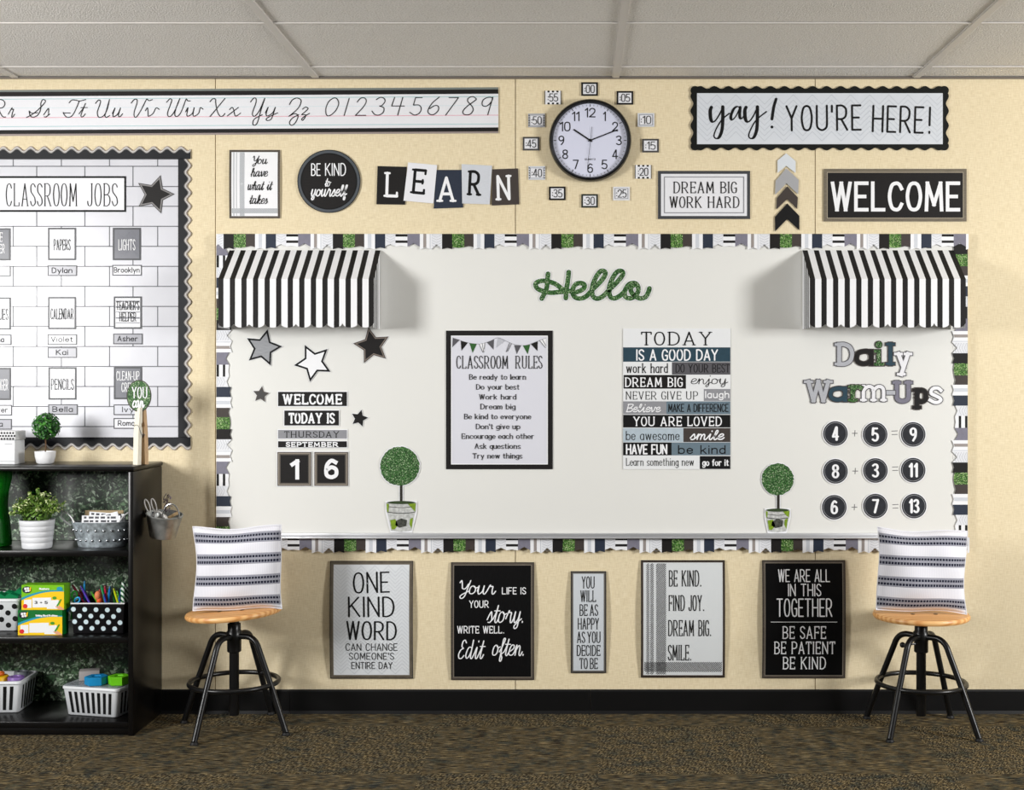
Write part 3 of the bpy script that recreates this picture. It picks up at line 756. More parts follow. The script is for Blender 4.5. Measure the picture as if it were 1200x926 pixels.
A = sign('wall_sign', 'white sign reading DREAM BIG WORK HARD with charcoal and grey double border', 'sign', 771, 200.3, 879, 256.8, PAPER, M((62, 64, 68), .5), 3.6)
A.part('inner_line', [GREY]).frame(778, 207, 872, 250, 1.1)
L = A.part('lettering', [INK])
L.text('DREAM BIG', 788.6, 863.5, 212.8, 226.8, 1.35, serif=1.6, contrast=.35); L.text('WORK HARD', 784, 866.5, 230.2, 244, 1.35, serif=1.6, contrast=.35)
A.done()
for p, mt, lb in (([(412, 295), (440, 272), (470, 297), (470, 335), (440, 312), (412, 335)], M((214, 220, 226), .5), 'pale grey chevron arrow, topmost of the four'),
                  ([(406, 360), (440, 320), (480, 357), (478, 403), (441, 368), (404, 405)], M((164, 165, 168), .5), 'mid grey chevron arrow, second of the four from above'),
                  ([(410, 415), (443, 377), (477, 413), (475, 450), (443, 418), (408, 452)], M((62, 54, 50), .5), 'dark brown chevron arrow, third of the four from above'),
                  ([(404, 475), (443, 432), (482, 472), (482, 518), (443, 482), (404, 522)], BLACK, 'black chevron arrow, lowest of the four')):
    p = tr(p, 760, 80, 2.727)
    A = Art('chevron_arrow', lb, 'chevron', 921, sum(y for _, y in p) / 6, [mt], d=.004, group='chevrons pointing up at the banner'); A.base.poly(p, th=.0012); A.done()
A = sign('wall_sign', 'wide black sign reading WELCOME in large white capitals, weathered frame', 'sign', 965.4, 198, 1132.6, 259.6, CHAR, WOODGREY, 4.2)
A.part('inner_edge', [M((170, 160, 140), .5)]).frame(969, 201.8, 1129, 256, .7)
A.part('lettering', [WHITE]).text('WELCOME', 973.5, 1125, 212.8, 248, 4.2, cap='s', flat=True, track=5.5)
A.done()
# ================================================================ whiteboard and what is on it
DB = .022
wb = MB(); wb.box(PX(258, .02), PX(1130, .02), -.02, -.0008, PZ(628, .02), PZ(279, .02))
board = tag(wb.build('whiteboard', M((226, 226, 222), .42, 0, .35)), 'large white marker board framed by patchwork borders', 'whiteboard')
mb = MB()
za, zb = PZ(631, .03), PZ(623.5, .03)
mb.box(PX(262, .03), PX(1128, .03), -.034, -.02, za + .002, za + .0205, .002); mb.box(PX(262, .03), PX(1128, .03), -.045, -.02, za, za + .005, .002)
mb.build('tray', M((196, 197, 200), .35, .6), board, smooth=True)
class _W: bow = 0
l = Layer(_W(), .0204)
for x, y in tr([(404, 163), (407, 478), (400, 780)], 945, 485, 7.12):
    l.stroke([(x - 3, y), (x + 3, y)], .85, 'l'); l.stroke([(x + .2, y - 3.3), (x - .2, y + 3.3)], .85, 'l')
for x, y in tr([(735, 158), (740, 458), (742, 772)], 945, 485, 7.12):
    l.stroke([(x - 3.3, y - 1.8), (x + 3.3, y - 2.2)], .8, 'l'); l.stroke([(x - 3, y + 2.2), (x + 3.2, y + 2)], .8, 'l')
mb = MB(); mb.v = [(PX(x, .02), -h, PZ(y, .02)) for x, y, h in l.v]; mb.f = l.f; mb.m = l.m
o = mb.build('marker_writing', M((96, 96, 98), .6), board, recalc=False)

# --- patchwork pennant borders
PAT = {'black': 0, 'leaf': 1, 'brown': 2, 'white': 3, 'grey': 4, 'navy': 5, 'mauve': 6, 'tan': 7, 'herr': 8, 'line': 9}
PMATS = [CHAR, LEAF, BROWN, WHITE, PALE, NAVY, MAUVE, TAUPE, M((226, 228, 233), .5), M((170, 172, 178), .5)]
SEQ = [('black', 12, 18, 2), ('leaf', 14, 15.5, -1), ('brown', 11, 15.5, 1.5), ('stripe', 12.5, 18.3, 2), ('navy', 12, 17.2, 1.5), ('herr', 12, 14.5, 2.5), ('bars', 14, 15, 1), ('mauve', 14.5, 15, 4), ('tanstripe', 13.5, 18.5, 2.5), ('herr', 12.5, 18, 6)]
PER = sum(s[1] for s in SEQ)
def pennants(name, label, u0, u1, start, mp, d, flip=False, group=None):
    """mp(u, v) -> photo pixel; pattern runs along u"""
    c = mp((u0 + u1) / 2, 9)
    A = Art(name, label, 'border trim', c[0], c[1], PMATS, d=d, group=group)
    L = A.base
    def tab(a, b_, ln, nt, kind):
        A0, B0 = max(a, u0), min(b_, u1)
        if B0 - A0 < .5: return
        def cell(p, q, v0, v1, mi, notch=True, h=.0012):
            p, q = max(p, A0), min(q, B0)
            if q - p < .05: return
            m = (a + b_) / 2
            def end(u):
                return v1 - nt * max(0, 1 - abs(u - m) / ((b_ - a) / 2)) if notch else v1
            pts = [(p, v0), (q, v0), (q, end(q))] + ([(m, end(m))] if p < m < q else []) + [(p, end(p))]
            L.poly([mp(*t) for t in pts], h, .0011 if h < .0013 else 0, mi)
        w_ = b_ - a
        if kind == 'stripe':
            cell(a, b_, 0, ln, 3); cell(a + .33 * w_, a + .66 * w_, 0, ln - .6, 4, True, .0015)
        elif kind == 'tanstripe':
            cell(a, b_, 0, ln, 3); cell(a + .3 * w_, a + .56 * w_, 0, ln - .4, 7, True, .0015); cell(a + .86 * w_, a + .94 * w_, 0, ln - .4, 4, True, .0015)
        elif kind == 'bars':
            cell(a, b_, 0, ln, 3)
            for i in range(2): cell(a, b_, .3 + i * 7.4, 3.2 + i * 7.4, 0, False, .0015)
        else:
            cell(a, b_, 0, ln, PAT[kind])
            if kind == 'herr':
                for i in range(int(ln / 3)):
                    for sgn in (1, -1):
                        m = (a + b_) / 2; p = m + sgn * (w_ / 2 - .6)
                        if A0 < min(m, p) and max(m, p) < B0: L.stroke([mp(m, 1 + i * 3), mp(p, max(.5, i * 3 - 1.5))], .3, 'l', h=.0015, mi=9)
    n0 = int((u0 - start) / PER) - 1
    for n in range(n0, n0 + 12):
        a = start + n * PER
        for kind, w_, ln, nt in SEQ:
            if a + w_ > u0 and a < u1: tab(a, a + w_, ln, nt, kind)
            a += w_
    return A.done()
gB = 'patchwork pennant border strips around the whiteboard'
pennants('pennant_border', 'patchwork pennant border strip with tabs hanging along the whiteboard top', 253.5, 1135, 262, lambda u, v: (u, 274.2 + v), .0255, group=gB)
pennants('pennant_border', 'patchwork pennant border strip hanging under the whiteboard marker tray', 282, 1136, 263.5, lambda u, v: (u, 630 + v), .018, group=gB)
pennants('pennant_border', 'patchwork pennant border strip up the bookcase side of the whiteboard', -640, -276, -515, lambda u, v: (253.5 + v, -u), .0235, group=gB)
pennants('pennant_border', 'patchwork pennant border strip down the far whiteboard edge under the second awning', 276, 640, 414, lambda u, v: (1134 - v, u), .0235, group=gB)

# --- awnings
def awning(label, xl, xr, side_right):
    """xl, xr: front edges in photo pixels at the awning's front"""
    D_ = .19
    X0, X1 = PX(xl, D_), PX(xr, D_); W_ = X1 - X0
    ZT, ZF, ZB = PZ(293.5, DB), PZ(327, D_), PZ(384, D_)
    root = empty('paper_awning', ((X0 + X1) / 2, -.02, ZB), label, 'awning', 'striped paper awnings over the whiteboard')
    per = W_ / (13 + 5.6 / 13.5); bw = per * .46
    th = .0012
    MT = [WHITE, CHAR]
    edges = [(-W_ / 2 + i * per, -W_ / 2 + i * per + bw, 1) for i in range(14)] + [(-W_ / 2 + i * per + bw, -W_ / 2 + (i + 1) * per, 0) for i in range(13)]
    y0, y1 = -.006, -(D_ - .02)
    m = MB()
    for a, b_, mi in edges:
        m.add([(a, y0, ZT - ZB), (b_, y0, ZT - ZB), (b_, y1, ZF - ZB), (a, y1, ZF - ZB)], [(0, 1, 2, 3)], mi)
    m.add([(-W_ / 2, y0, ZT - ZB - .002), (W_ / 2, y0, ZT - ZB - .002), (W_ / 2, y1 + .001, ZF - ZB - .002), (-W_ / 2, y1 + .001, ZF - ZB - .002)], [(0, 1, 2, 3)], 0)
    m.build('roof', MT, root, recalc=False)
    m = MB(); ns = 10; sw = W_ / ns; am = .019
    def bot(x):
        t = ((x + W_ / 2) / sw) % 1.0
        return am * (1 - math.sqrt(max(0, 1 - (abs(2 * t - 1)) ** 2.0)))
    for a, b_, mi in edges:
        n = 6; vs = []
        for i in range(n + 1):
            x = a + (b_ - a) * i / n; vs += [(x, y1, ZF - ZB), (x, y1, bot(min(max(x, -W_ / 2 + 1e-5), W_ / 2 - 1e-5)))]
        m.add(vs, [(2 * i, 2 * i + 1, 2 * i + 3, 2 * i + 2) for i in range(n)], mi)
        m.add([(x, y + .001, z) for x, y, z in vs], [(2 * i, 2 * i + 1, 2 * i + 3, 2 * i + 2) for i in range(n)], 0)
    m.build('valance', MT, root, recalc=False)
    for sx in (-1, 1):
        m = MB(); N = 20
        for i in range(N):
            ta, tb = i / N, (i + 1) / N
            ya, yb = y0 + (y1 - y0) * ta, y0 + (y1 - y0) * tb
            zt = lambda t: (ZT + (ZF - ZT) * t) - ZB - .0005
            mi = 1 if i in (5, 6, 9, 10, 11, 14, 15, 16) else 0
            for off in (0, .0008):
                x = sx * (W_ / 2 - off)
                m.add([(x, ya, .0), (x, yb, .0), (x, yb, zt(tb)), (x, ya, zt(ta))], [(0, 1, 2, 3)], mi if off == 0 else 0)
        m.build('side_panel', MT, root, recalc=False)
    return root
awning('black and white striped paper awning above the star cutouts', 255.7, 437.6, True)
awning('black and white striped paper awning above Daily Warm-Ups', 949, 1131.2, False)

# --- stars
def star_pts(cx, cy, r, deg, q=.47):
    return [(cx + (r if i % 2 == 0 else r * q) * math.sin(math.radians(deg) + PI * i / 5), cy - (r if i % 2 == 0 else r * q) * math.cos(math.radians(deg) + PI * i / 5)) for i in range(10)]
gS = 'star cutouts on the whiteboard'
def star(label, cx, cy, r, deg, rim, face, q=.5, d=DB, g=gS, mid=None):
    A = Art('star_cutout', label, 'star', cx, cy, [WHITE], d=d, group=g)
    A.base.poly(star_pts(cx, cy, r + .8, deg, q), th=.001)
    A.part('rim', [rim]).poly(star_pts(cx, cy, r, deg, q))
    if mid: A.part('inner_rim', [mid]).poly(star_pts(cx, cy, r * .9, deg, q))
    A.part('face', [face]).poly(star_pts(cx, cy, r * .79, deg, q))
    A.done()
star('grey star cutout with black rim under the awning', 308.6, 407.9, 22.5, 13, INK, M((150, 152, 156), .5, 0, .3, .15, 40, 0, (1, 1, 14)))
star('white star cutout with black rim, lowest of the three big stars', 367.3, 425, 23, -26, INK, M((236, 237, 240), .5))
star('large black star cutout with brown double rim under the awning', 436, 405.3, 22.5, -11, WEATHER, CHAR, mid=M((120, 110, 102), .5))
star('small dark star cutout beside the WELCOME card', 306, 462.5, 10, 7, WEATHER, M((62, 60, 60), .5), g='small star cutouts beside the date cards')
star('small black star cutout beside the TODAY IS card', 421.2, 490.3, 10.3, 14, INK, CHAR, g='small star cutouts beside the date cards')

# --- welcome and date cards
def card(label, x0, y0, x1, y1, face, txt, ink, tx, w_, serif=0, name='word_card', fr=None, fw=0, g='date and welcome cards', **kw):
    A = Art(name, label, 'card', (x0 + x1) / 2, (y0 + y1) / 2, [WHITE], d=DB, group=g)
    A.base.rect(x0 - .8, y0 - .8, x1 + .8, y1 + .8, th=.001)
    A.part('face', [face]).rect(x0, y0, x1, y1)
    if fr:
        L = A.part('border', [fr, M((150, 140, 128), .5), INK]); L.frame(x0, y0, x1, y1, fw); L.frame(x0 + 1.1, y0 + 1.1, x1 - 1.1, y1 - 1.1, .8, h=L.h + .0003, mi=1); L.frame(x0, y0, x1, y1, .5, h=L.h + .0003, mi=2)
    A.part('lettering', [ink]).text(txt, *tx, w_, serif=serif, **kw)
    A.done()
card('black card reading WELCOME in white on the whiteboard', 326, 459.3, 406.6, 476, CHAR, 'WELCOME', WHITE, (330.6, 401.2, 461.8, 474.3), 2.1, 1.8)
card('black card reading TODAY IS in white', 333.3, 481.2, 397.2, 498.7, CHAR, 'TODAY IS', WHITE, (338, 392.6, 483.8, 496.6), 2.1, 1.8)
card('narrow grey card reading THURSDAY', 326, 504, 406.6, 514, GREY, 'THURSDAY', INK, (333, 398, 505.3, 513), 1.0, 1.6, contrast=.3)
card('narrow black card reading SEPTEMBER', 326, 517.2, 406.6, 524.4, CHAR, 'SEPTEMBER', WHITE, (335, 396.8, 518, 523.9), 1.25, 1.5)
for lb, x0, t, tx in (('square black number card showing 1 under SEPTEMBER', 325.2, '1', (340.5, 350.8, 538.2, 562)), ('square black number card showing 6 under SEPTEMBER', 368.4, '6', (380, 396.8, 537.6, 561.6))):
    A = Art('number_card', lb, 'card', x0 + 20, 549.6, [WHITE], d=DB, group='number cards showing the date')
    A.base.rect(x0 - .8, 529, x0 + 40.2, 570.3, th=.001); A.part('face', [CHAR]).rect(x0, 529.7, x0 + 39.7, 569.6)
    L = A.part('border', [M((92, 86, 78), .5), M((150, 140, 128), .5)]); L.frame(x0, 529.7, x0 + 39.7, 569.6, 3.6); L.frame(x0 + 1.2, 530.9, x0 + 38.5, 568.4, .9, h=L.h + .0003, mi=1)
    A.part('lettering', [WHITE]).text(t, *tx, 4.6, cap='s', flat=True)
    A.done()

# --- Hello
A = Art('hello_cutout', 'green boxwood patterned cutout spelling Hello in script', 'cutout', 694, 335, [WHITE], d=DB)
HEL = [[(120, 360), (140, 320), (165, 260), (178, 128)], [(372, 112), (362, 200), (350, 280), (345, 355)], [(345, 295), (300, 262), (250, 225), (180, 200), (110, 195), (62, 220), (75, 262), (130, 290), (200, 305), (270, 300), (335, 295)],
       [(380, 290), (440, 300), (505, 272), (520, 235), (490, 215), (440, 225), (410, 270), (412, 320), (440, 352), (490, 358), (540, 335), (600, 270), (680, 190), (715, 130), (700, 102), (665, 108), (625, 165), (595, 240), (590, 300), (605, 345), (640, 360), (690, 340), (750, 280), (840, 190), (880, 130), (865, 102), (825, 110), (785, 165), (755, 240), (750, 300), (765, 345), (800, 358), (850, 335), (888, 300)],
       [(985, 215), (940, 225), (905, 270), (895, 320), (915, 352), (960, 355), (1005, 325), (1025, 280), (1015, 235), (985, 215)], [(1000, 225), (960, 250), (955, 290), (985, 330), (1040, 358), (1090, 345), (1118, 300), (1128, 265)]]
for p in HEL: A.base.stroke(tr(p, 620, 305, 8), 7.2, 's', h=.001)
L = A.part('face', [LEAFD])
for p in HEL: L.stroke(tr(p, 620, 305, 8), 5.7, 's')
A.done()

# --- classroom rules poster
RX = lambda x: Z(x, 500, 3.43); RY = lambda y: Z(y, 300, 3.43)
A = sign('wall_poster', 'CLASSROOM RULES poster with pennant bunting and dark wood print border', 'poster', 522.7, 387.5, 647.8, 550, M((216, 217, 226), .5), CHAR, 6, d=DB)
A.part('white_edge', [WHITE]).frame(528.6, 393.4, 642, 544.4, 1)
L = A.part('bunting', [DGREY, CHAR, M((44, 92, 40), .5), M((186, 188, 196), .5), M((120, 120, 124), .5), WHITE])
L.stroke(tr([(228, 82), (300, 108), (400, 132), (480, 135), (560, 110), (628, 82), (700, 112), (780, 142), (870, 148), (950, 122), (1050, 84)], 500, 385, 7.5), .35, 's', mi=4)
for p, mi in (([(230, 82), (292, 100), (226, 165)], 0), ([(300, 106), (362, 126), (306, 196)], 1), ([(376, 129), (442, 134), (404, 215)], 2), ([(456, 138), (520, 124), (500, 210)], 5), ([(528, 122), (592, 97), (588, 186)], 0), ([(628, 82), (688, 110), (612, 168)], 3), ([(768, 146), (830, 150), (792, 226)], 0), ([(846, 150), (910, 142), (888, 226)], 2), ([(916, 138), (976, 112), (974, 198)], 1), ([(988, 106), (1048, 85), (1048, 172)], 5)):
    L.poly(tr(p, 500, 385, 7.5), mi=mi)
for p in ([(462, 138), (496, 210)], [(488, 132), (502, 208)], [(512, 126), (506, 180)], [(992, 105), (1044, 168)], [(1016, 96), (1047, 150)], [(728, 130), (700, 205)], [(745, 135), (712, 200)]): L.stroke(tr(p, 500, 385, 7.5), .8, 'l', mi=4, h=L.h + .0003)
L = A.part('title', [INK]); L.text('CLASSROOM', 534.8, 596, 416.9, 432.3, 1.05, serif=1.8, contrast=.3); L.text('RULES', 603.6, 635.6, 416.9, 432.3, 1.05, serif=1.8, contrast=.3)
L = A.part('lettering', [INK])
for t, a, b_, y in (('Be ready to learn', 170, 400, 498), ('Do your best', 198, 373, 538), ('Work hard', 210, 360, 578), ('Dream big', 215, 357, 617), ('Be kind to everyone', 150, 420, 657), ("Don't give up", 197, 376, 697), ('Encourage each other', 140, 432, 736), ('Ask questions', 192, 378, 776), ('Try new things', 185, 385, 815)):
    L.text(t, RX(a), RX(b_), RY(y - 23), RY(y), .95, serif=.9, contrast=.4, word=9)
A.done()

# --- TODAY poster
TX = lambda x: Z(x, 720, 4.63); TY = lambda y: Z(y, 370, 4.63)
A = sign('wall_poster', 'TODAY IS A GOOD DAY poster of stacked grey, teal and black word bands', 'poster', 730.2, 385.2, 856, 550, M((228, 230, 232), .5), None, d=DB)
L = A.part('bands', [TEAL, DGREY, CHAR, GREY, SLATE, BLACK, ICE, BROWN])
for a, b_, y0, y1, mi in ((47, 629, 172, 250, 0), (312, 629, 252, 320, 1), (50, 388, 322, 396, 2), (485, 629, 398, 463, 3), (47, 282, 465, 535, 3), (282, 629, 465, 535, 4), (47, 629, 538, 607, 5), (47, 374, 610, 686, 6), (374, 629, 610, 686, 7), (47, 310, 688, 758, 5), (310, 629, 688, 758, 4), (463, 629, 762, 832, 5)):
    L.rect(TX(a), TY(y0), TX(b_), TY(y1), mi=mi)
L = A.lines([INK, WHITE])
def tt(t, a, b_, y0, y1, w_, mi=0, **kw): L.text(t, TX(a), TX(b_), TY(y0), TY(y1), w_, mi=mi, **kw)
tt('TODAY', 143, 533, 86, 163, 1.9, serif=2, contrast=.3); tt('IS A GOOD DAY', 118, 562, 182, 245, 1.7, 1)
tt('work hard', 62, 290, 258, 312, 1.2, serif=1.5, contrast=.2); tt('DO YOUR BEST', 330, 626, 262, 309, 1.0, serif=1, contrast=.2)
tt('DREAM BIG', 54, 371, 334, 388, 1.6, 1, serif=1.8, contrast=.3); tt('enjoy', 410, 618, 322, 372, .95, font=SCRIPT, shear=.1, contrast=.2)
tt('NEVER GIVE UP', 60, 453, 410, 456, .9, serif=1.5, contrast=.3); tt('laugh', 492, 623, 408, 448, 1.25, 1)
tt('Believe', 62, 258, 478, 524, 1.1, 1, font=SCRIPT, shear=.25); tt('MAKE A DIFFERENCE', 292, 619, 478, 523, 1.05)
tt('YOU ARE LOVED', 100, 583, 547, 600, 1.4, 1, serif=1.4); tt('be awesome', 62, 353, 625, 676, 1.05, serif=1, contrast=.2)
tt('smile', 402, 606, 620, 675, 1.5, 1, font=SCRIPT, shear=.3); tt('HAVE FUN', 62, 287, 697, 753, 1.8, 1)
tt('be kind', 345, 603, 702, 751, 1.3); tt('Learn something new', 62, 432, 772, 815, .8, serif=1, contrast=.3); tt('go for it', 476, 621, 778, 816, 1.4, 1, serif=1.2, contrast=.2)
A.done()

# --- paper topiaries
def topiary(label, bx, by, r, tx, pot, dlt):
    (rx0, ry0, rx1, ry1, bx0, bx1, byy) = pot
    A = Art('topiary_cutout', label, 'cutout', (rx0 + rx1) / 2, (by + byy) / 2, [WHITE], d=DB, group='paper topiary cutouts on the whiteboard')
    rnd = random.Random(dlt)
    blob = [(bx + (r + rnd.uniform(-.7, .5)) * math.cos(2 * PI * i / 60), by + (r + rnd.uniform(-.7, .5)) * math.sin(2 * PI * i / 60)) for i in range(60)]
    A.base.poly([(bx + (x - bx) * 1.045, by + (y - by) * 1.045) for x, y in blob], h=.0009)
    A.base.rect(tx - 2.5, by + r - 1, tx + 2.5, ry0 + 2, h=.0008)
    A.base.poly([(rx0 - 1, ry0 - 1.5), (rx1 + 1, ry0 - 1.5), (rx1 + 1, ry1 + 1), (bx1 + 1, byy + .8), (bx0 - 1, byy + .8), (rx0 - 1, ry1 + 1)], h=.0010)
    A.part('trunk', [M((38, 34, 28), .6)]).rect(tx - 1.6, by + r - 2, tx + 1.6, ry0 + 3)
    A.part('foliage', [LEAFD]).poly(blob)
    L = A.part('pot', [M((190, 192, 190), .55, 0, .3, .25, 90), M((122, 152, 34), .55, 0, .3, .2, 90), M((70, 72, 66), .6, 0, .2, .5, 120), M((44, 62, 30), .6)])
    wd = rx1 - rx0
    L.poly([(rx0 + wd * .04, ry1), (rx1 - wd * .04, ry1), (bx1, byy - 1.5), ((bx0 + bx1) / 2, byy), (bx0, byy - 1.5)])
    L.poly([(rx0, ry0), (rx1, ry0), (rx1 - .8, ry1 + .8), ((rx0 + rx1) / 2, ry1 + 1.6), (rx0 + .8, ry1 + .8)], h=L.h + .0002)
    h2 = L.h + .0005
    L.ellipse((rx0 + rx1) / 2, ry0 + .4, wd * .47, 1.9, h2, mi=3)
    L.poly([(rx0 + wd * .72, ry0 + 2), (rx1 - .4, ry0 + 1.2), (rx1 - 1.2, ry1 + .2), (rx0 + wd * .85, ry0 + 7)], h2, mi=1); L.poly([(rx0 + .4, ry0 + 1.5), (rx0 + wd * .1, ry0 + 2), (rx0 + wd * .08, ry1 + .8), (rx0 + 1.2, ry1)], h2, mi=1)
    L.poly([(bx0 - 1.2, byy - 14), (bx0 + 5, byy - 15), (bx0 + 8, byy - 8), (bx0 + 4, byy - 3), (bx0 + .6, byy - 3)], h2, mi=1); L.poly([(bx1 - 1.5, byy - 15), (bx1 + 2.2, byy - 17), (bx1 + .4, byy - 4), (bx1 - 2, byy - 9)], h2, mi=1)
    L.poly([((bx0 + bx1) / 2 - 6, byy - 13), ((bx0 + bx1) / 2, byy - 16), ((bx0 + bx1) / 2 + 7, byy - 14), ((bx0 + bx1) / 2 + 6, byy - 7), ((bx0 + bx1) / 2 - 2, byy - 5), ((bx0 + bx1) / 2 - 7, byy - 8)], h2, mi=2)
    L.stroke([(rx0 + 3, ry0 + 5.2), ((rx0 + rx1) / 2, ry0 + 6.4), (rx1 - 5, ry0 + 5.4)], .7, 's', h=h2 + .0002, mi=2); L.stroke([(rx0 + 2, ry1 + .8), ((rx0 + rx1) / 2, ry1 + 2.2), (rx1 - 2, ry1 + .9)], .9, 's', h=h2 + .0002, mi=2)
    A.done()
topiary('larger topiary cutout in mossy pot, beside the classroom rules poster', 468.6, 546.4, 23, 470.2, (452.6, 588.6, 487.8, 599.5, 458.5, 482, 623.5), 1)
topiary('smaller topiary cutout in mossy pot, beside the round number cards', 911.4, 561.7, 18.8, 912, (896.8, 597.5, 925.6, 606, 900.5, 921, 624), 2)

# --- Daily Warm-Ups letters
LG = M((176, 178, 184), .5, 0, .3, .07, 60, 0, (1, 1, 15)); gD = 'cutout letters spelling Daily Warm-Ups'
HW = M((232, 232, 236), .5, 0, .3, .06, 90, 0, (20, 1, 1))
for ch, x0, x1, y0, y1, face, rim, lb in (
    ('D', 283, 458, 72, 274, LG, DGREY, 'grey slab letter D starting Daily'), ('a', 448, 612, 128, 272, CHAR, BROWN, 'black slab letter a in Daily'), ('i', 604, 700, 64, 272, LEAFD, BROWN, 'boxwood print slab letter i in Daily'),
    ('l', 694, 792, 70, 272, TEAL, BROWN, 'blue slab letter l in Daily'), ('y', 760, 932, 148, 356, HW, DGREY, 'white slab letter y ending Daily'),
    ('W', 36, 292, 372, 566, LG, DGREY, 'grey slab letter W starting Warm-Ups'), ('a', 238, 402, 426, 562, TEAL, BROWN, 'blue slab letter a in Warm-Ups'), ('r', 390, 526, 412, 564, LEAFD, BROWN, 'boxwood print slab letter r in Warm-Ups'),
    ('m', 488, 726, 412, 560, HW, DGREY, 'white slab letter m in Warm-Ups'), ('-', 704, 788, 460, 504, LG, DGREY, 'grey hyphen cutout in Warm-Ups'), ('U', 748, 934, 378, 574, MAUVE, DGREY, 'mauve slab letter U in Warm-Ups'),
    ('p', 910, 1050, 438, 622, CHAR, BROWN, 'black slab letter p in Warm-Ups'), ('s', 1042, 1168, 426, 578, WHITE, DGREY, 'white slab letter s ending Warm-Ups')):
    a, b_, c, e = Z(x0, 935, 6.857), Z(x1, 935, 6.857), Z(y0, 390, 6.857), Z(y1, 390, 6.857)
    A = Art('letter_cutout', lb, 'letter', (a + b_) / 2, (c + e) / 2, [rim], d=DB + .0008 * (ch in 'ary-p'), group=gD)
    wd = 6.6 if ch not in 'ms' else 5.8
    if ch == '-': A.base.rect(a, c, b_, e, th=.001); A.part('face', [face]).rect(a + .9, c + .9, b_ - .9, e - .9); A.done(); continue
    if ch == 'y': c2 = c
    sf = {'D': 3, 'l': 5, 'i': 5, 'y': 3.2, 'W': 2.6, 'r': 3, 'm': 1.6, 'U': 3, 'p': 3.4}.get(ch, 0)
    if ch == 'i':
        mx = (a + b_) / 2 - .4
        for L_, q, hh in ((A.base, 0, .001), (A.part('face', [face]), .95, None)):
            L_.poly([(a + q, c + 9.6 + q), (mx + 3.3 - q, c + 9.6 + q), (mx + 3.3 - q, e - 5.2 + q), (b_ - q, e - 5.2 + q), (b_ - q, e - q), (a + q, e - q), (a + q, e - 5.2 + q), (mx - 3.3 + q, e - 5.2 + q), (mx - 3.3 + q, c + 15 - q), (a + q, c + 15 - q)], hh)
            L_.ellipse(mx, c + 4.6, 4.7 - q, h=hh)
        A.done(); continue
    A.base.glyph(ch, a, b_, c, e, wd, sf, 's', h=.001, clamp=False)
    L = A.part('face', [face]); s_ = .9
    g = Layer(A, L.h); g.glyph(ch, a + 0, b_ - 0, c, e, wd, sf, 's')   # same skeleton, thinner pen
    st = A.base.glyph_strokes(ch, ROMAN, sf)
    xs = [q[0] for _, p, _ in st for q in p]; ys = [q[1] for _, p, _ in st for q in p]
    sx = (b_ - a - wd) / max(max(xs) - min(xs), .01); sy = (e - c - wd) / max(max(ys) - min(ys), .01)
    for kd, p, wf in st:
        L.stroke([(a + wd / 2 + (ux - min(xs)) * sx, e - wd / 2 - (uy - min(ys)) * sy) for ux, uy in p], wd * wf - 1.9, kd, cap='s')
    A.done()

# --- round number cards
rows = [[(242, 165, '4'), (573, 173, '5'), (890, 172, '9')], [(242, 480, '8'), (575, 473, '3'), (890, 470, '11')], [(232, 780, '6'), (575, 770, '7'), (898, 770, '13')]]
for ri, r in enumerate(rows):
    for ci, (x, y, t) in enumerate(r):
        cx, cy = Z(x, 945, 7.12), Z(y, 485, 7.12)
        A = Art('number_circle', 'round black card showing white number %s' % t + (', %s of the %s sum' % (('first', 'second', 'answer')[ci], ('top', 'middle', 'lowest')[ri])), 'number card', cx, cy, [WHITE], d=DB, group='round number cards forming sums')
        A.base.ellipse(cx, cy, 15.4, th=.001)
        L = A.part('face', [M((38, 40, 46), .5, 0, .3, .2, 60), M((150, 152, 156), .5)]); L.ellipse(cx, cy, 14.4); L.ringe(cx, cy, 12.5, 13.0, h=L.h + .0003, mi=1)
        hw = 4.4 if len(t) == 1 else 6.4
        if t == '11': hw = 5.6
        A.part('lettering', [WHITE]).text(t, cx - hw, cx + hw, cy - 8.6, cy + 8.6, 3.0, contrast=.25, track=6.5)
        A.done()

# ================================================================ posters below the board
OX = lambda x: Z(x, 370, 4.444); OY = lambda y: Z(y, 640, 4.444)
gP = 'inspirational posters below the whiteboard'
def poster_frame(A, x0, y0, x1, y1, wd, mt, hi=M((128, 120, 108), .5)):
    L = A.part('border', [mt, hi, INK]); L.frame(x0, y0, x1, y1, wd); L.frame(x0 + .4, y0 + .4, x1 - .4, y1 - .4, .5, h=L.h + .0003, mi=2); L.frame(x0 + wd - .8, y0 + wd - .8, x1 - wd + .8, y1 - wd + .8, .8, h=L.h + .0003, mi=1)
A = sign('wall_poster', 'white herringbone poster reading ONE KIND WORD CAN CHANGE SOMEONE\'S ENTIRE DAY', 'poster', 386.9, 657.3, 484.3, 795.3, M((222, 226, 230), .5), bow=.012, group=gP)
poster_frame(A, 386.9, 657.3, 484.3, 795.3, 4.4, M((96, 88, 76), .55, 0, .3, .2, 40))
herring(A.part('herringbone_print', [M((200, 205, 210), .5)]), 391.5, 662, 479.8, 790.5, 8, .45)
L = A.part('lettering', [INK])
L.text('ONE', OX(195), OX(388), OY(133), OY(244), 2.2, rot=-.03, contrast=.2); L.text('KIND', OX(172), OX(412), OY(260), OY(368), 2.2, contrast=.2, shear=-.02); L.text('WORD', OX(162), OX(425), OY(387), OY(488), 2.2, rot=.01, contrast=.2)
L.text('CAN CHANGE', OX(158), OX(428), OY(504), OY(543), .85); L.text("SOMEONE'S", OX(175), OX(410), OY(553), OY(590), .85); L.text('ENTIRE DAY', OX(187), OX(401), OY(602), OY(639), .85)
A.done()
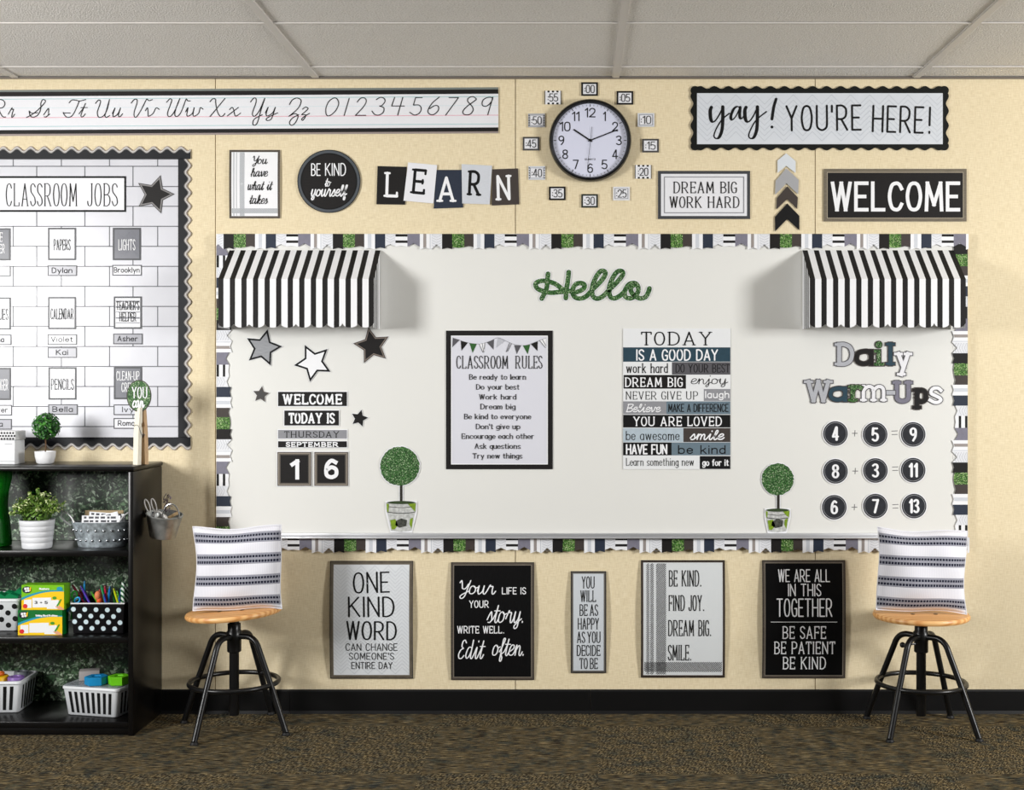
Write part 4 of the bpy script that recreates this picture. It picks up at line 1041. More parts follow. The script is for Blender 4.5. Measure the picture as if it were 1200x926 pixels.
A = sign('wall_poster', 'black poster reading Your LIFE IS YOUR story. WRITE WELL. Edit often.', 'poster', 528.6, 659, 626, 796.8, M((13, 13, 14), .6, 0, .1, .4, 40, 0, (18, 1, 1)), bow=.010, group=gP)
poster_frame(A, 528.6, 659, 626, 796.8, 3.6, WEATHER)
L = A.lines([WHITE]); W2 = dict(font=SCRIPT, shear=.2, contrast=.2)
L.text('Your', OX(738), OX(948), OY(176), OY(250), 1.5, **W2); L.text('LIFE IS', OX(970), OX(1096), OY(213), OY(250), 1.05)
L.text('YOUR', OX(799), OX(903), OY(281), OY(320), 1.05, serif=.8); L.text('story.', OX(884), OX(1108), OY(300), OY(398), 1.5, **W2)
L.text('WRITE WELL.', OX(737), OX(982), OY(413), OY(453), 1.05, serif=.6); L.text('Edit', OX(738), OX(890), OY(484), OY(586), 1.5, **W2); L.text('often.', OX(912), OX(1110), OY(475), OY(570), 1.5, **W2)
A.done()
SX = lambda x: Z(x, 640, 3.3333); SY = lambda y: Z(y, 640, 3.3333)
A = sign('wall_poster', 'narrow pale sign reading YOU WILL BE AS HAPPY AS YOU DECIDE TO BE', 'poster', 668.8, 669.4, 710.5, 788.8, M((204, 210, 216), .5), bow=.010, group=gP)
poster_frame(A, 668.8, 669.4, 710.5, 788.8, 3, M((78, 74, 70), .5), M((120, 118, 114), .5))
L = A.part('lettering', [INK])
for t, a, b_, y0, y1 in (('YOU', 138, 190, 118, 165), ('WILL', 133, 195, 172, 217), ('BE AS', 130, 203, 226, 271), ('HAPPY', 123, 207, 279, 324), ('AS YOU', 120, 213, 332, 377), ('DECIDE', 119, 212, 385, 428), ('TO BE', 130, 202, 436, 480)):
    L.text(t, SX(a), SX(b_), SY(y0), SY(y1), 1.0, serif=1, word=6)
A.done()
A = sign('wall_poster', 'white plaid edged poster reading BE KIND. FIND JOY. DREAM BIG. SMILE.', 'poster', 751, 656.5, 849.4, 794, M((214, 218, 220), .5), bow=.010, group=gP)
poster_frame(A, 751, 656.5, 849.4, 794, 3.6, M((60, 50, 42), .5), M((222, 224, 226), .5))
L = A.part('plaid_print', [M((52, 52, 54), .55)])
for a, b_ in ((392, 402), (407, 419)): plaid(L, SX(a), SX(b_), 660.5, 790, step=2.3, lw=.75)
plaid(L, SX(430), SX(467), 660.5, 790, step=2.3, lw=.8); plaid(L, 755, 845.6, SY(453), SY(490), step=2.3, lw=.8, vert=False)
L = A.lines([INK])
for t, a, b_, y0, y1 in (('BE KIND.', 478, 605, 94, 157), ('FIND JOY.', 477, 616, 190, 252), ('DREAM BIG.', 475, 643, 287, 350), ('SMILE.', 475, 566, 384, 446)):
    L.text(t, SX(a), SX(b_), SY(y0), SY(y1), 1.1, serif=1.2, word=12)
A.done()
A = sign('wall_poster', 'black poster reading WE ARE ALL IN THIS TOGETHER BE SAFE BE PATIENT BE KIND', 'poster', 893, 656.5, 990.4, 794.8, M((11, 11, 12), .6, 0, .1), bow=.010, group=gP)
poster_frame(A, 893, 656.5, 990.4, 794.8, 3.6, WEATHER)
L = A.part('lettering', [WHITE])
for t, a, b_, y0, y1, w_ in (('WE ARE ALL', 905, 1108, 90, 140, 1.3), ('IN THIS', 943, 1073, 146, 195, 1.3), ('TOGETHER', 898, 1116, 203, 275, 1.55)): L.text(t, SX(a), SX(b_), SY(y0), SY(y1), w_)
L.rect(SX(876), SY(294), SX(1135), SY(296))
for t, a, b_, y0, y1 in (('BE SAFE', 920, 1092, 311, 361), ('BE PATIENT', 888, 1128, 371, 421), ('BE KIND', 922, 1092, 431, 481)): L.text(t, SX(a), SX(b_), SY(y0), SY(y1), 1.3, serif=1.2)
A.done()

# ================================================================ classroom jobs bulletin board
A = Art('bulletin_paper', 'white brick print paper behind the classroom job cards', 'bulletin paper', 60, 349, [M((208, 209, 216), .25, 0, .5, .03, 8, .05)], d=.003)
A.base.rect(-160, 180, 212, 519, th=.0012)
L = A.part('brick_print', [M((96, 98, 104), .45)])
ry = [186.5, 195, 218.7] + [241.9 + 23.46 * i for i in range(12)]
for i, y in enumerate(ry): L.rect(-160, y - .6, 210, y + .6)
for i, (a, b_) in enumerate(zip(ry, ry[1:])):
    base = [15.7, 43.2, 15.0][0] if i % 2 == 0 else 43.2
    x = base - 56.4 * 4
    while x < 209:
        if x > -159: L.rect(x - .6, a, x + .6, b_)
        x += 56.4
A.done()
def wavy(u0, u1, per, v0, amp, ph=0, n=10):
    N = int((u1 - u0) / per * n)
    return [(u0 + (u1 - u0) * i / N, v0 + amp * .5 * (1 - math.cos(2 * PI * ((u0 + (u1 - u0) * i / N) - ph) / per))) for i in range(N + 1)]
def wave_border(label, u0, u1, mp, ph=0):
    """v grows outward: 0 inner edge"""
    c = mp((u0 + u1) / 2, 5)
    A = Art('scalloped_border', label, 'border trim', c[0], c[1], [M((152, 140, 136), .5)], d=.0046, group='black wavy edged borders of the jobs board')
    A.base.poly([mp(u, v) for u, v in [(u0, 0), (u1, 0)] + wavy(u0, u1, 16, 10, 5.2, ph)[::-1]], th=.001)
    A.part('grey_line', [M((196, 194, 190), .5)]).poly([mp(u, v) for u, v in [(u0, 0), (u1, 0)] + wavy(u0, u1, 16, 8.9, 5.2, ph)[::-1]])
    A.part('inner_grey_line', [M((128, 124, 122), .5)]).poly([mp(u, v) for u, v in [(u0, 0), (u1, 0)] + wavy(u0, u1, 16, 7.6, 4.8, ph)[::-1]])
    A.part('black_band', [M((15, 17, 23), .5, 0, .25)]).poly([mp(u, v) for u, v in [(u0, 0), (u1, 0)] + wavy(u0, u1, 16, 6.6, 4.6, ph)[::-1]])
    A.done()
wave_border('black border with grey wavy edge along the top of the jobs board', -160, 223.5, lambda u, v: (u, 186.5 - v), 12)
wave_border('black border with grey wavy edge along the foot of the jobs board', -160, 223.5, lambda u, v: (u, 512.5 + v), 4)
wave_border('black border with grey wavy edge down the side of the jobs board', 186, 513, lambda u, v: (209 + v, u), 10)
A = sign('header_card', 'wide white card reading CLASSROOM JOBS with black edge', 'header card', -8, 206.5, 148, 248.5, PAPER, INK, 2.3, d=.0045)
L = A.part('lettering', [INK]); L.text('CLASSROOM', 7, 91.3, 214.8, 242, 1.25, serif=1.7, contrast=.3); L.text('JOBS', 102.3, 138.3, 214.8, 242, 1.25, serif=1.7, contrast=.3)
A.done()
A = Art('star_cutout', 'dark star cutout beside the CLASSROOM JOBS card', 'star', 181, 227.5, [M((34, 32, 32), .5)], d=.005)
A.base.poly(star_pts(181.3, 228, 23.6, 17, .5), th=.001); A.part('rim', [M((124, 122, 122), .5)]).poly(star_pts(181.3, 228, 22, 17, .5)); A.part('face', [CHAR]).poly(star_pts(181.3, 228, 18.6, 17, .5)); A.done()
SLT = M((92, 94, 104), .3, 0, .5); NVD = M((62, 66, 78), .35, 0, .5); WH = M((226, 227, 232), .3, 0, .5); GT = M((146, 147, 156), .3, 0, .5)
cards = [(-20.5, 267.5, 'dark job card partly reading LEADER beside the PAPERS card', NVD, ['LINE', 'LEADER'], WHITE), (56.4, 267, 'white job card reading PAPERS', WH, ['PAPERS'], INK), (132.3, 267, 'slate job card reading LIGHTS', SLT, ['LIGHTS'], WHITE),
         (-20, 348.5, 'white job card partly reading SUPPLIES beside the CALENDAR card', WH, ['SUPPLIES'], INK), (56.4, 348, 'white job card reading CALENDAR', WH, ['CALENDAR'], INK), (133.4, 347.5, "striped job card reading TEACHER'S HELPER", WH, ["TEACHER'S", 'HELPER'], INK),
         (-20, 431, 'dark job card partly reading MESSENGER beside the PENCILS card', NVD, ['MESSENGER'], WHITE), (56.8, 430.5, 'white job card reading PENCILS', WH, ['PENCILS'], INK), (133.6, 430, 'slate job card reading CLEAN-UP CREW behind the clothespin', SLT, ['CLEAN-UP', 'CREW'], WHITE)]
for x, y, lb, face, tx, ink in cards:
    A = sign('job_card', lb, 'job card', x, y, x + 33, y + 38, face, M((46, 48, 54), .4), 2, d=.0045, group='job cards on the brick print board')
    if 'striped' in lb:
        L = A.part('stripes', [M((120, 122, 130), .4)])
        for i in range(5): L.rect(x + 2.5, y + 5 + i * 6.4, x + 30.5, y + 6 + i * 6.4 + .9 * (i % 2))
    elif face is WH or face is SLT:
        herring(A.part('herringbone_print', [M((206, 209, 216), .4) if face is WH else M((104, 107, 117), .4)]), x + 3, y + 3, x + 30, y + 35, 9, .4)
    L = A.part('lettering', [ink])
    n = len(tx)
    for i, t in enumerate(tx):
        y0 = y + 13.5 if n == 1 else y + 5 + i * 13.5
        wd = 27 if len(t) > 6 else (20 if len(t) > 4 else 15)
        L.text(t, x + 16.5 - wd / 2, x + 16.5 + wd / 2, y0, y0 + (13 if n == 1 else 11), .75, serif=.8, track=6)
    A.done()
tags = [(-22, 311.5, WH, None, 'blank white name tag under the LEADER job card'), (55.8, 311, GT, 'Dylan', 'grey name tag reading Dylan under PAPERS'), (131.7, 310.5, WH, 'Brooklyn', 'white name tag reading Brooklyn under LIGHTS'),
        (-21, 392, GT, 'Lena', 'grey name tag ending in a beside the Violet tag'), (55.8, 391.7, WH, 'Violet', 'white name tag reading Violet under CALENDAR'), (55.8, 407, GT, 'Kai', 'grey name tag reading Kai under the Violet tag'), (132.7, 391, GT, 'Asher', "grey name tag reading Asher under TEACHER'S HELPER"),
        (-20.5, 474.5, WH, 'Carter', 'white name tag ending in er beside the Bella tag'), (-20.5, 491, GT, 'Mia', 'grey name tag ending in a beside the little potted topiary'), (56.6, 473.7, GT, 'Bella', 'grey name tag reading Bella under PENCILS'),
        (133.3, 474, M((205, 207, 216), .3), 'Ivy', 'pale name tag reading Ivy behind the clothespin'), (133.3, 490, WH, 'Roman', 'white name tag reading Roman behind the clothespin')]
for x, y, face, t, lb in tags:
    A = sign('name_tag', lb, 'name tag', x, y, x + 34.6, y + 12.6, face, M((52, 53, 58), .4), 1.2, d=.0045, group='name tags under the job cards')
    if t:
        wd = {3: 14, 4: 18, 5: 24, 6: 26}.get(len(t), 30)
        A.part('lettering', [INK]).text(t, x + 17 - wd / 2, x + 17 + wd / 2, y + 2.6, y + 9.2, .85, track=5)
    A.done()
# ================================================================ bookcase
BK = M((13, 12, 12), .28, 0, .3, .1, 40)
BX1 = PX(156, .34); BX0 = BX1 - .914; T = .02; BD = .34
bc = empty('bookcase', ((BX0 + BX1) / 2, -BD / 2, 0), 'black bookcase with boxwood print backing beside the cream wall', 'bookcase')
ox, oy = -(BX0 + BX1) / 2, BD / 2
def bpart(name, x0, x1, y0, y1, z0, z1, mt=BK, bev=.003, seg=2):
    mb = MB(); mb.box(x0 + ox, x1 + ox, y0 + oy, y1 + oy, z0, z1, bev, seg); return mb.build(name, mt, bc, smooth=True)
S1, S2, S3, ST = .704, .3737, .053, 1.024
bpart('top', BX0 - .004, BX1 + .004, -BD - .002, -.001, ST - .018, ST, bev=.006, seg=3)
for x in (BX0, BX1 - T): bpart('side', x, x + T, -BD, -.001, 0, ST - .019, bev=.004)
for z in (S1, S2, S3): bpart('shelf', BX0 + T + .0005, BX1 - T - .0005, -BD + .004, -.014, z - .022, z, bev=.002)
bpart('kick', BX0 + T + .0005, BX1 - T - .0005, -BD + .012, -BD + .028, 0.001, S3 - .0225)
bpart('back', BX0 + T + .0005, BX1 - T - .0005, -.006, -.001, .001, ST - .02, bev=0)
for z0, z1 in ((S3, S2 - .022), (S2, S1 - .022), (S1, ST - .018)):
    mb = MB(); n = 60; H = z1 - z0 - .002; rnd = random.Random(int(z0 * 1000)); ph = [rnd.uniform(0, 6) for _ in range(6)]
    vs = []
    for i in range(n + 1):
        x = BX0 + T + .003 + (BX1 - BX0 - 2 * T - .006) * i / n
        wv = .0016 * math.sin(x * 31 + ph[0]) + .0012 * math.sin(x * 57 + ph[1])
        vs += [(x + ox, -.0095 + wv + oy, z0 + .001), (x + ox, -.0095 + .0012 * math.sin(x * 43 + ph[2]) + wv * .5 + oy, z0 + .001 + H * .55), (x + ox, -.0095 + .0016 * math.sin(x * 37 + ph[3]) + .0012 * math.sin(x * 66 + ph[4]) + oy, z0 + .001 + H)]
    mb.add(vs, [(3 * i + k, 3 * i + 3 + k, 3 * i + 4 + k, 3 * i + 1 + k) for i in range(n) for k in (0, 1)])
    mb.build('backing_paper', LINER, bc, smooth=True, recalc=False)

def leafball(mb, c, r, n, size, rnd, r0=.75, sz=1.0, mis=3, up=0):
    for i in range(n):
        z = 1 - 2 * (i + .5) / n; a = i * 2.39996; q = math.sqrt(max(0, 1 - z * z))
        d = Vector((q * math.cos(a), q * math.sin(a), z * sz)); rr = r * rnd.uniform(r0, 1.0)
        p = Vector(c) + d * rr
        nrm = (d + Vector((rnd.uniform(-.7, .7), rnd.uniform(-.7, .7), rnd.uniform(-.5, .9) + up))).normalized()
        t = nrm.orthogonal().normalized(); t.rotate(Matrix.Rotation(rnd.uniform(0, 2 * PI), 3, nrm)); b = nrm.cross(t)
        s = size * rnd.uniform(.7, 1.25)
        vs = [p - t * s * .5, p - b * s * .28 + nrm * s * .08, p + t * s * .5, p + b * s * .28 + nrm * s * .08, p - t * s * .05 - nrm * s * .04]
        mb.add(vs, [(0, 1, 4), (1, 2, 4), (2, 3, 4), (3, 0, 4)], rnd.randrange(mis))

# --- on the top of the bookcase
CW = M((228, 230, 232), .4)
x1 = PX(24, .17); t = empty('storage_box', (x1 - .1, -.15, ST + .0005), 'white storage box with dotted lid on the bookcase top', 'box')
mb = MB(); mb.box(-.1, .1, -.07, .02, 0, .094, .003); mb.build('body', CW, t, smooth=True)
mb = MB(); mb.box(-.102, .1025, -.0725, .0225, .0945, .13, .003); ld = mb.build('lid', M((232, 232, 234), .4), t, smooth=True)
mb = MB()
for i in range(18):
    for j in range(3):
        cx, cz = -.096 + i * .0112 + (.0056 if j % 2 else 0), .1 + j * .0112
        if cx < .1: mb.add([(cx + .0045 * math.cos(a * PI / 6), -.0731, cz + .0045 * math.sin(a * PI / 6)) for a in range(12)], [tuple(range(12))], 0)
mb.build('dot_print', M((30, 30, 34), .5), ld, recalc=False)
mb = MB(); mb.box(-.1, .1, -.0706, -.07, .0125, .0138); mb.box(.06, .09, -.0706, -.07, .078, .0805); mb.build('printed_line', M((150, 152, 156), .5), t)

t = empty('potted_topiary', (PX(53, .19), -.19, ST + .0005), 'little green topiary ball in white pot on the bookcase top', 'plant')
mb = MB(); mb.lathe([(.024, 0), (.032, .006), (.038, .03), (.0395, .05), (.036, .05), (.034, .043), (.001, .043)], 32); mb.build('pot', M((236, 236, 238), .25), t, smooth=True)
mb = MB(); mb.tube([(0, 0, .042), (.002, 0, .07), (.001, 0, .105)], .0028, 8); mb.build('stem', M((92, 66, 42), .7), t, smooth=True)
GR = [M((34, 92, 30), .45), M((22, 66, 22), .45), M((66, 132, 44), .45)]
mb = MB(); rnd = random.Random(3); mb.sphere((.004, 0, .148), .036, 12, 1); leafball(mb, (.004, 0, .148), .053, 420, .017, rnd, .8); mb.build('foliage', GR, t, recalc=False)

# jumbo clothespin
t = empty('jumbo_clothespin', (PX(165, .22), -.22, ST + .0005), 'big wooden clothespin holding a green YOU can disc on the bookcase', 'clothespin', rz=math.radians(52))
WOODL = M((240, 234, 216), .55, 0, .3, .08, 30, 0, (8, 8, 1)); WOODT = M((206, 172, 132), .55, 0, .3, .12, 30, 0, (8, 8, 1))
HP = .222
# profile in local x (thickness direction) and z; width along local y
for sg, mt in ((-1, WOODL), (1, WOODT)):
    prof = [(.003, .222), (.003, .2), (.0035, .165), (.007, .158), (.007, .148), (.0035, .142), (.003, .118), (.006, .11), (.009, .0), (.024, .0), (.021, .12), (.014, .218), (.011, .222)]
    mb = MB(); mb.prism([(sg * x, z) for x, z in prof], -.016, .016); mb.build('jaw', mt, t)
mb = MB()
mb.tube([(.006 * math.cos(a), -.018 + .036 * i / 48, .113 + .006 * math.sin(a)) for i, a in enumerate([i * 2 * PI / 12 for i in range(49)])], .0016, 6)
mb.tube([(.006, .018, .113), (.022, .017, .145), (.019, 0, .15), (.0185, -.017, .147)], .0014, 6); mb.tube([(-.006, -.018, .113), (-.021, -.017, .15), (-.019, 0, .155), (-.019, .017, .15)], .0014, 6)
mb.build('spring', M((150, 150, 152), .3, 1), t, smooth=True)
dz = PZ(464, .235)
A = Art('sign_disc', 'green boxwood print disc reading YOU can clipped in the clothespin', 'sign', 163, 464, [M((52, 40, 36), .5)], d=.2285)
A.base.ellipse(163, 464, 14.6, 18.8, th=.0012)
A.part('face', [LEAFD]).ellipse(163, 464, 13.6, 17.8)
L = A.part('lettering', [WHITE], lift=.0006); L.text('YOU', 154.3, 173.2, 453.5, 467, 1.2, serif=1.2, contrast=.2); L.text('can', 154.6, 170.5, 464.5, 478, 1.5, font=SCRIPT, shear=.1)
A.done()

# --- shelf 1
t = empty('glass_vase', (PX(-6, .2), -.2, S1 + .0005), 'tall waisted green glass vase beside the flowering plant', 'vase')
m, nt, b = new_mat('green_glass'); b.inputs['Base Color'].default_value = (*lin((26, 150, 40)), 1); b.inputs['Roughness'].default_value = .08; b.inputs['Transmission Weight'].default_value = .7; b.inputs['IOR'].default_value = 1.45
prof = [(.055, 0), (.061, .004), (.062, .02), (.056, .09), (.047, .16), (.05, .21), (.061, .26), (.066, .295), (.0635, .295), (.058, .26), (.047, .21), (.044, .16), (.053, .09), (.057, .02), (.001, .014)]
mb = MB(); mb.lathe(prof, 40, cap1=False); mb.build('body', m, t, smooth=True)

t = empty('potted_plant', (PX(43.5, .265), -.265, S1 + .0005), 'bushy pale green plant in white ribbed pot on the upper shelf', 'plant')
pr = [(.05, 0), (.0535, .003)]
for i in range(5): pr += [(.0545 + i * .0022, .006 + i * .021), (.0562 + i * .0022, .022 + i * .021), (.0547 + i * .0022, .0245 + i * .021)]
pr += [(.0665, .112), (.063, .112), (.061, .1), (.001, .1)]
mb = MB(); mb.lathe(pr, 40); mb.build('pot', M((222, 224, 228), .35), t, smooth=True, angle=60)
rnd = random.Random(11); mb = MB(); ms = MB()
PG = [M((92, 128, 46), .5), M((150, 180, 84), .5), M((214, 224, 170), .5), M((56, 92, 34), .5)]
for i in range(80):
    a = rnd.uniform(0, 2 * PI); r = .1 * math.sqrt(rnd.random()); hgt = .225 - .62 * r + rnd.uniform(-.03, .012)
    tip = Vector((r * math.cos(a), max(-.07, min(.2, r * math.sin(a) * .75)), hgt)); root = Vector((tip.x * .35, tip.y * .35, .1))
    ms.tube([root, (root + tip) / 2 + Vector((0, 0, .02)), tip], .0012, 4)
    for k in range(11):
        f = .35 + .65 * k / 10; p = root.lerp(tip, f) + Vector((0, 0, .02 * math.sin(PI * f)))
        leafball(mb, p + Vector((rnd.uniform(-.008, .008), rnd.uniform(-.008, .008), rnd.uniform(-.004, .004))), .004, 1, .016, rnd, mis=2 if k < 8 else 3)
    leafball(mb, tip, .008, 4, .012, rnd, mis=3)
leafball(mb, (0, 0, .135), .055, 160, .02, rnd, mis=1)
mb.build('foliage', PG, t, recalc=False); ms.build('stems', M((70, 98, 40), .6), t)

GALV = M((168, 178, 184), .36, .45, .5, .5, 60)
tx = PX(119.5, .2)
t = empty('metal_tub', (tx, -.2, S1 + .0005), 'riveted galvanized oval tub holding printed cards on the upper shelf', 'tub')
mb = MB(); pr = [(.088, 0), (.09, .002), (.092, .006), (.115, .092), (.117, .096), (.117, .0985), (.1145, .0985), (.113, .092), (.09, .006), (.001, .006)]
mb.lathe(pr, 56, 0, None, 1, .62); mb.build('body', GALV, t, smooth=True)
mb = MB()
for j, (z, r) in enumerate(((.028, .0985), (.066, .1085))):
    for i in range(22):
        a = 2 * PI * (i + .5 * j) / 22; mb.sphere((r * math.cos(a), r * math.sin(a) * .62, z), .0055, 10)
mb.build('rivets', M((196, 200, 204), .25, .9), t, smooth=True)
for sg in (-1, .93):
    arch = catmull([(.116, .082), (.138, .1), (.149, .117), (.143, .131), (.125, .134), (.105, .119), (.09, .096)], 4)
    mb = MB(); mb.tube([(sg * x, -.012 - .034 * i / (len(arch) - 1), z) for i, (x, z) in enumerate(arch)], .0036, 8)
    mb.build('handle', M((206, 208, 208), .35, .4), t, smooth=True)
def cardbox(name, label, cat, loc, sx, sz, th, rot, mt, group=None, marks=True, seed=0):
    t = empty(name, loc, label, cat, group); t.rotation_euler = rot
    mb = MB(); mb.box(-sx / 2, sx / 2, -th / 2, th / 2, 0, sz); mb.build('sheet', mt, t)
    if marks:
        r = random.Random(seed); mb = MB()
        for row in range(4):
            x = -sx / 2 + .008
            while x < sx / 2 - .02:
                w_ = r.uniform(.008, .022)
                if x + w_ > sx / 2 - .004: break
                mb.box(x, x + w_, -th / 2 - .0004, -th / 2, sz - .012 - row * .014, sz - .004 - row * .014); x += w_ + r.uniform(.004, .01)
        mb.build('label_print', M((62, 63, 70), .5), t)
    return t
gc = 'printed cards in the galvanized tub'
cardbox('card_sheet', 'white card sheet printed with dark labels, front of the tub', 'card', (tx + .004, -.226, S1 + .036), .15, .086, .003, (math.radians(-6), 0, 0), WHITE, gc, seed=1)
cardbox('card_sheet', 'tilted white card sheet rising at the tub rim beside the stile', 'card', (tx + .036, -.214, S1 + .038), .1, .09, .003, (math.radians(-5), math.radians(-14), 0), WHITE, gc, seed=2)
cardbox('card_sheet', 'white card sheet behind the front sheet in the tub', 'card', (tx + .012, -.2, S1 + .03), .14, .1, .003, (math.radians(-4), math.radians(4), 0), WHITE, gc, seed=3)
cardbox('kraft_folder', 'brown kraft folder behind the cards in the tub', 'folder', (tx + .0, -.18, S1 + .02), .15, .118, .006, (math.radians(-3), 0, 0), M((168, 148, 112), .7), marks=False)

# --- bucket hanging on the bookcase side
bm_ = Matrix.Rotation(math.radians(14), 4, 'Y')
t = empty('hanging_bucket', (PX(190.8, .2), -.2, PZ(629, .2)), 'small galvanized bucket hanging on the bookcase side', 'bucket'); t.rotation_euler = (math.radians(8), math.radians(7), 0)
mb = MB(); mb.lathe([(.048, 0), (.05, .003), (.068, .086), (.0705, .088), (.0705, .092), (.067, .092), (.0655, .086), (.047, .004), (.001, .004)], 40); mb.build('body', M((170, 172, 170), .3, .55, .5, .3, 30), t, smooth=True)
mb = MB(); mb.tube([Vector((.07 * math.cos(PI * i / 16) * 1 if False else .034 + .033 * math.cos(PI * i / 16), -.03, .088 + .055 * math.sin(PI * i / 16))) for i in range(17)], .0026, 8); mb.build('handle', M((190, 190, 190), .25, .9), t, smooth=True)
mb = MB(); mb.box(-.074, -.069, -.012, .012, .07, .1, .001); mb.build('hook', BK, t)
def loop(c, rx, rz, n=18, tilt=0): return [Vector((c[0] + rx * math.cos(2 * PI * i / n) * math.cos(tilt) - rz * math.sin(2 * PI * i / n) * math.sin(tilt), c[1], c[2] + rx * math.cos(2 * PI * i / n) * math.sin(tilt) + rz * math.sin(2 * PI * i / n) * math.cos(tilt))) for i in range(n)]
bx, bz = PX(190.8, .2), PZ(629, .2)
s_ = empty('scissors', (bx - .03, -.225, bz + .095), 'white handled scissors sticking out of the hanging bucket', 'scissors')
mb = MB(); mb.tube(loop((-.022, 0, .028), .008, .026, tilt=.35), .0028, 8, True); mb.tube(loop((.002, .004, .03), .008, .026, tilt=.3), .0028, 8, True); mb.build('handles', M((226, 224, 222), .35), s_, smooth=True)
mb = MB(); mb.box(-.004, .004, -.0015, .0015, -.075, .004); mb.build('blades', M((170, 172, 176), .25, .9), s_)
s_ = empty('cord_loop', (bx + .01, -.235, bz + .085), 'white looped cord drooping over the hanging bucket rim', 'cord')
mb = MB(); mb.tube(bezier3((-.04, .01, .0), (-.01, -.01, .045), (.024, .0, -.03), 12), .0032, 8); mb.tube(bezier3((.0, .012, -.01), (.008, .0, .02), (.022, .006, -.028), 10), .003, 8); mb.build('cord', M((226, 224, 220), .4), s_, smooth=True)
s_ = empty('wooden_clip', (bx - .004, -.19, bz + .06), 'flat tan wooden stick lying across the hanging bucket', 'stick'); s_.rotation_euler = (0, math.radians(62), 0)
mb = MB(); mb.box(-.006, .006, -.003, .003, -.03, .07, .001); mb.build('stick', M((176, 148, 108), .6), s_)
s_ = empty('sprig', (bx + .004, -.185, bz + .065), 'dusky purple leaf sprig standing in the hanging bucket', 'sprig')
mb = MB(); mb.tube([(0, 0, -.02), (.003, 0, .05), (.01, 0, .098)], .0015, 6); mb.build('stem', M((70, 58, 60), .6), s_)
mb = MB(); rnd = random.Random(5)
for i in range(44): leafball(mb, (.006 + rnd.uniform(-.014, .014), rnd.uniform(-.01, .01), .03 + .07 * i / 44), .004, 1, .017, rnd, mis=2)
mb.build('leaves', [M((96, 84, 92), .5), M((138, 126, 132), .5)], s_, recalc=False)

# --- bins
def rrect(hx, hy, r, n=5):
    out = []
    for cx, cy, a0 in ((hx - r, hy - r, 0), (-hx + r, hy - r, PI / 2), (-hx + r, -hy + r, PI), (hx - r, -hy + r, 1.5 * PI)):
        for i in range(n + 1):
            a = a0 + PI / 2 * i / n; out.append((cx + r * math.cos(a), cy + r * math.sin(a)))
    return out
def bin_mesh(hx, hy, H, taper, rim, wall=.003, r=.014):
    """open tapered bin with a rolled rim, base at z=0"""
    mb = MB()
    rings = []
    def ring(hx, hy, z, rr): rings.append([(x, y, z) for x, y in rrect(hx, hy, rr)])
    ring(hx - .004, hy - .004, 0, r); ring(hx, hy, .004, r)
    ring(hx + taper, hy + taper, H - .012, r); ring(hx + taper + rim, hy + taper + rim, H - .010, r + rim); ring(hx + taper + rim, hy + taper + rim, H - .002, r + rim); ring(hx + taper + rim - .002, hy + taper + rim - .002, H, r + rim)
    ring(hx + taper - wall, hy + taper - wall, H, r); ring(hx - wall, hy - wall, .006, r)
    n = len(rings[0]); vs = [p for q in rings for p in q]
    fs = [(i * n + k, i * n + (k + 1) % n, (i + 1) * n + (k + 1) % n, (i + 1) * n + k) for i in range(len(rings) - 1) for k in range(n)]
    fs += [tuple(range(n))[::-1], tuple((len(rings) - 1) * n + k for k in range(n))]
    return mb.add(vs, fs)
def stripes_on(hx, hy, H, taper, mt, parent, count, sides=('f', 'r')):
    """black bars printed on the sloping faces"""
    mb = MB(); e = .0006
    z0, z1 = .012, H - .02
    def off(z): return taper * (z - .004) / (H - .016)
    for sd in sides:
        half = (hx if sd == 'f' else hy) - .018
        c = count if sd == 'f' else max(3, int(count * hy / hx))
        for i in range(c):
            u = -half + 2 * half * (i + .5) / c; w_ = half / c * .52
            vs = []
            for z in (z0, z1):
                o_ = off(z) + e; f = 1 + off(z) / half * .9
                for q in (u - w_, u + w_):
                    vs.append((q * f, -hy - o_, z) if sd == 'f' else ((hx + o_), q * f, z) if sd == 'r' else (-(hx + o_), q * f, z))
            mb.add(vs, [(0, 1, 3, 2)])
    mb.build('stripe_print', mt, parent, recalc=False)
BINW = M((226, 229, 232), .35)
# striped bin by the stile
yaw = math.atan2(-.05, .212)
t = empty('striped_bin', (-1.858, -.178, S3 + .0005), 'white bin with black stripes and clear lid beside the bookcase stile', 'bin', 'striped bins on the lowest shelf', yaw)
bin_mesh(.108, .082, .115, .012, .004).build('body', BINW, t, smooth=True, angle=50); stripes_on(.108, .082, .115, .012, BLACK, t, 8)
m, nt, b = new_mat('clear_plastic_lid'); b.inputs['Base Color'].default_value = (*lin((168, 176, 182)), 1); b.inputs['Roughness'].default_value = .12; b.inputs['Alpha'].default_value = .62
mb = MB(); mb.prism(rrect(.118, .092, .016), 0, .003, 0, Matrix.Translation((0, 0, .1165)) @ Matrix.Rotation(PI / 2, 4, 'X')); mb.build('lid', m, t)
ZL = S3 + .121
def hexblock(label, x, y, r, h, mt, rz, name='pattern_block', group='plastic blocks on the lidded bin'):
    t = empty(name, (x, y, ZL), label, 'block', group, rz)
    mb = MB(); mb.lathe([(r * .96, 0), (r, .002), (r, h - .002), (r * .96, h), (r * .45, h), (r * .42, h - .004), (.0005, h - .004)], 6); mb.build('block', mt, t)
    return t
hexblock('blue hexagonal block on the clear lid', PX(113, .235), -.235, .044, .031, M((24, 142, 200), .4), .25)
hexblock('lime green hexagonal block on the clear lid', PX(139, .235), -.232, .041, .032, M((112, 206, 24), .4), .1)
t = empty('pattern_block', (PX(104, .155), -.15, ZL), 'pale grey block behind the blue hexagon on the lid', 'block', 'plastic blocks on the lidded bin', .3)
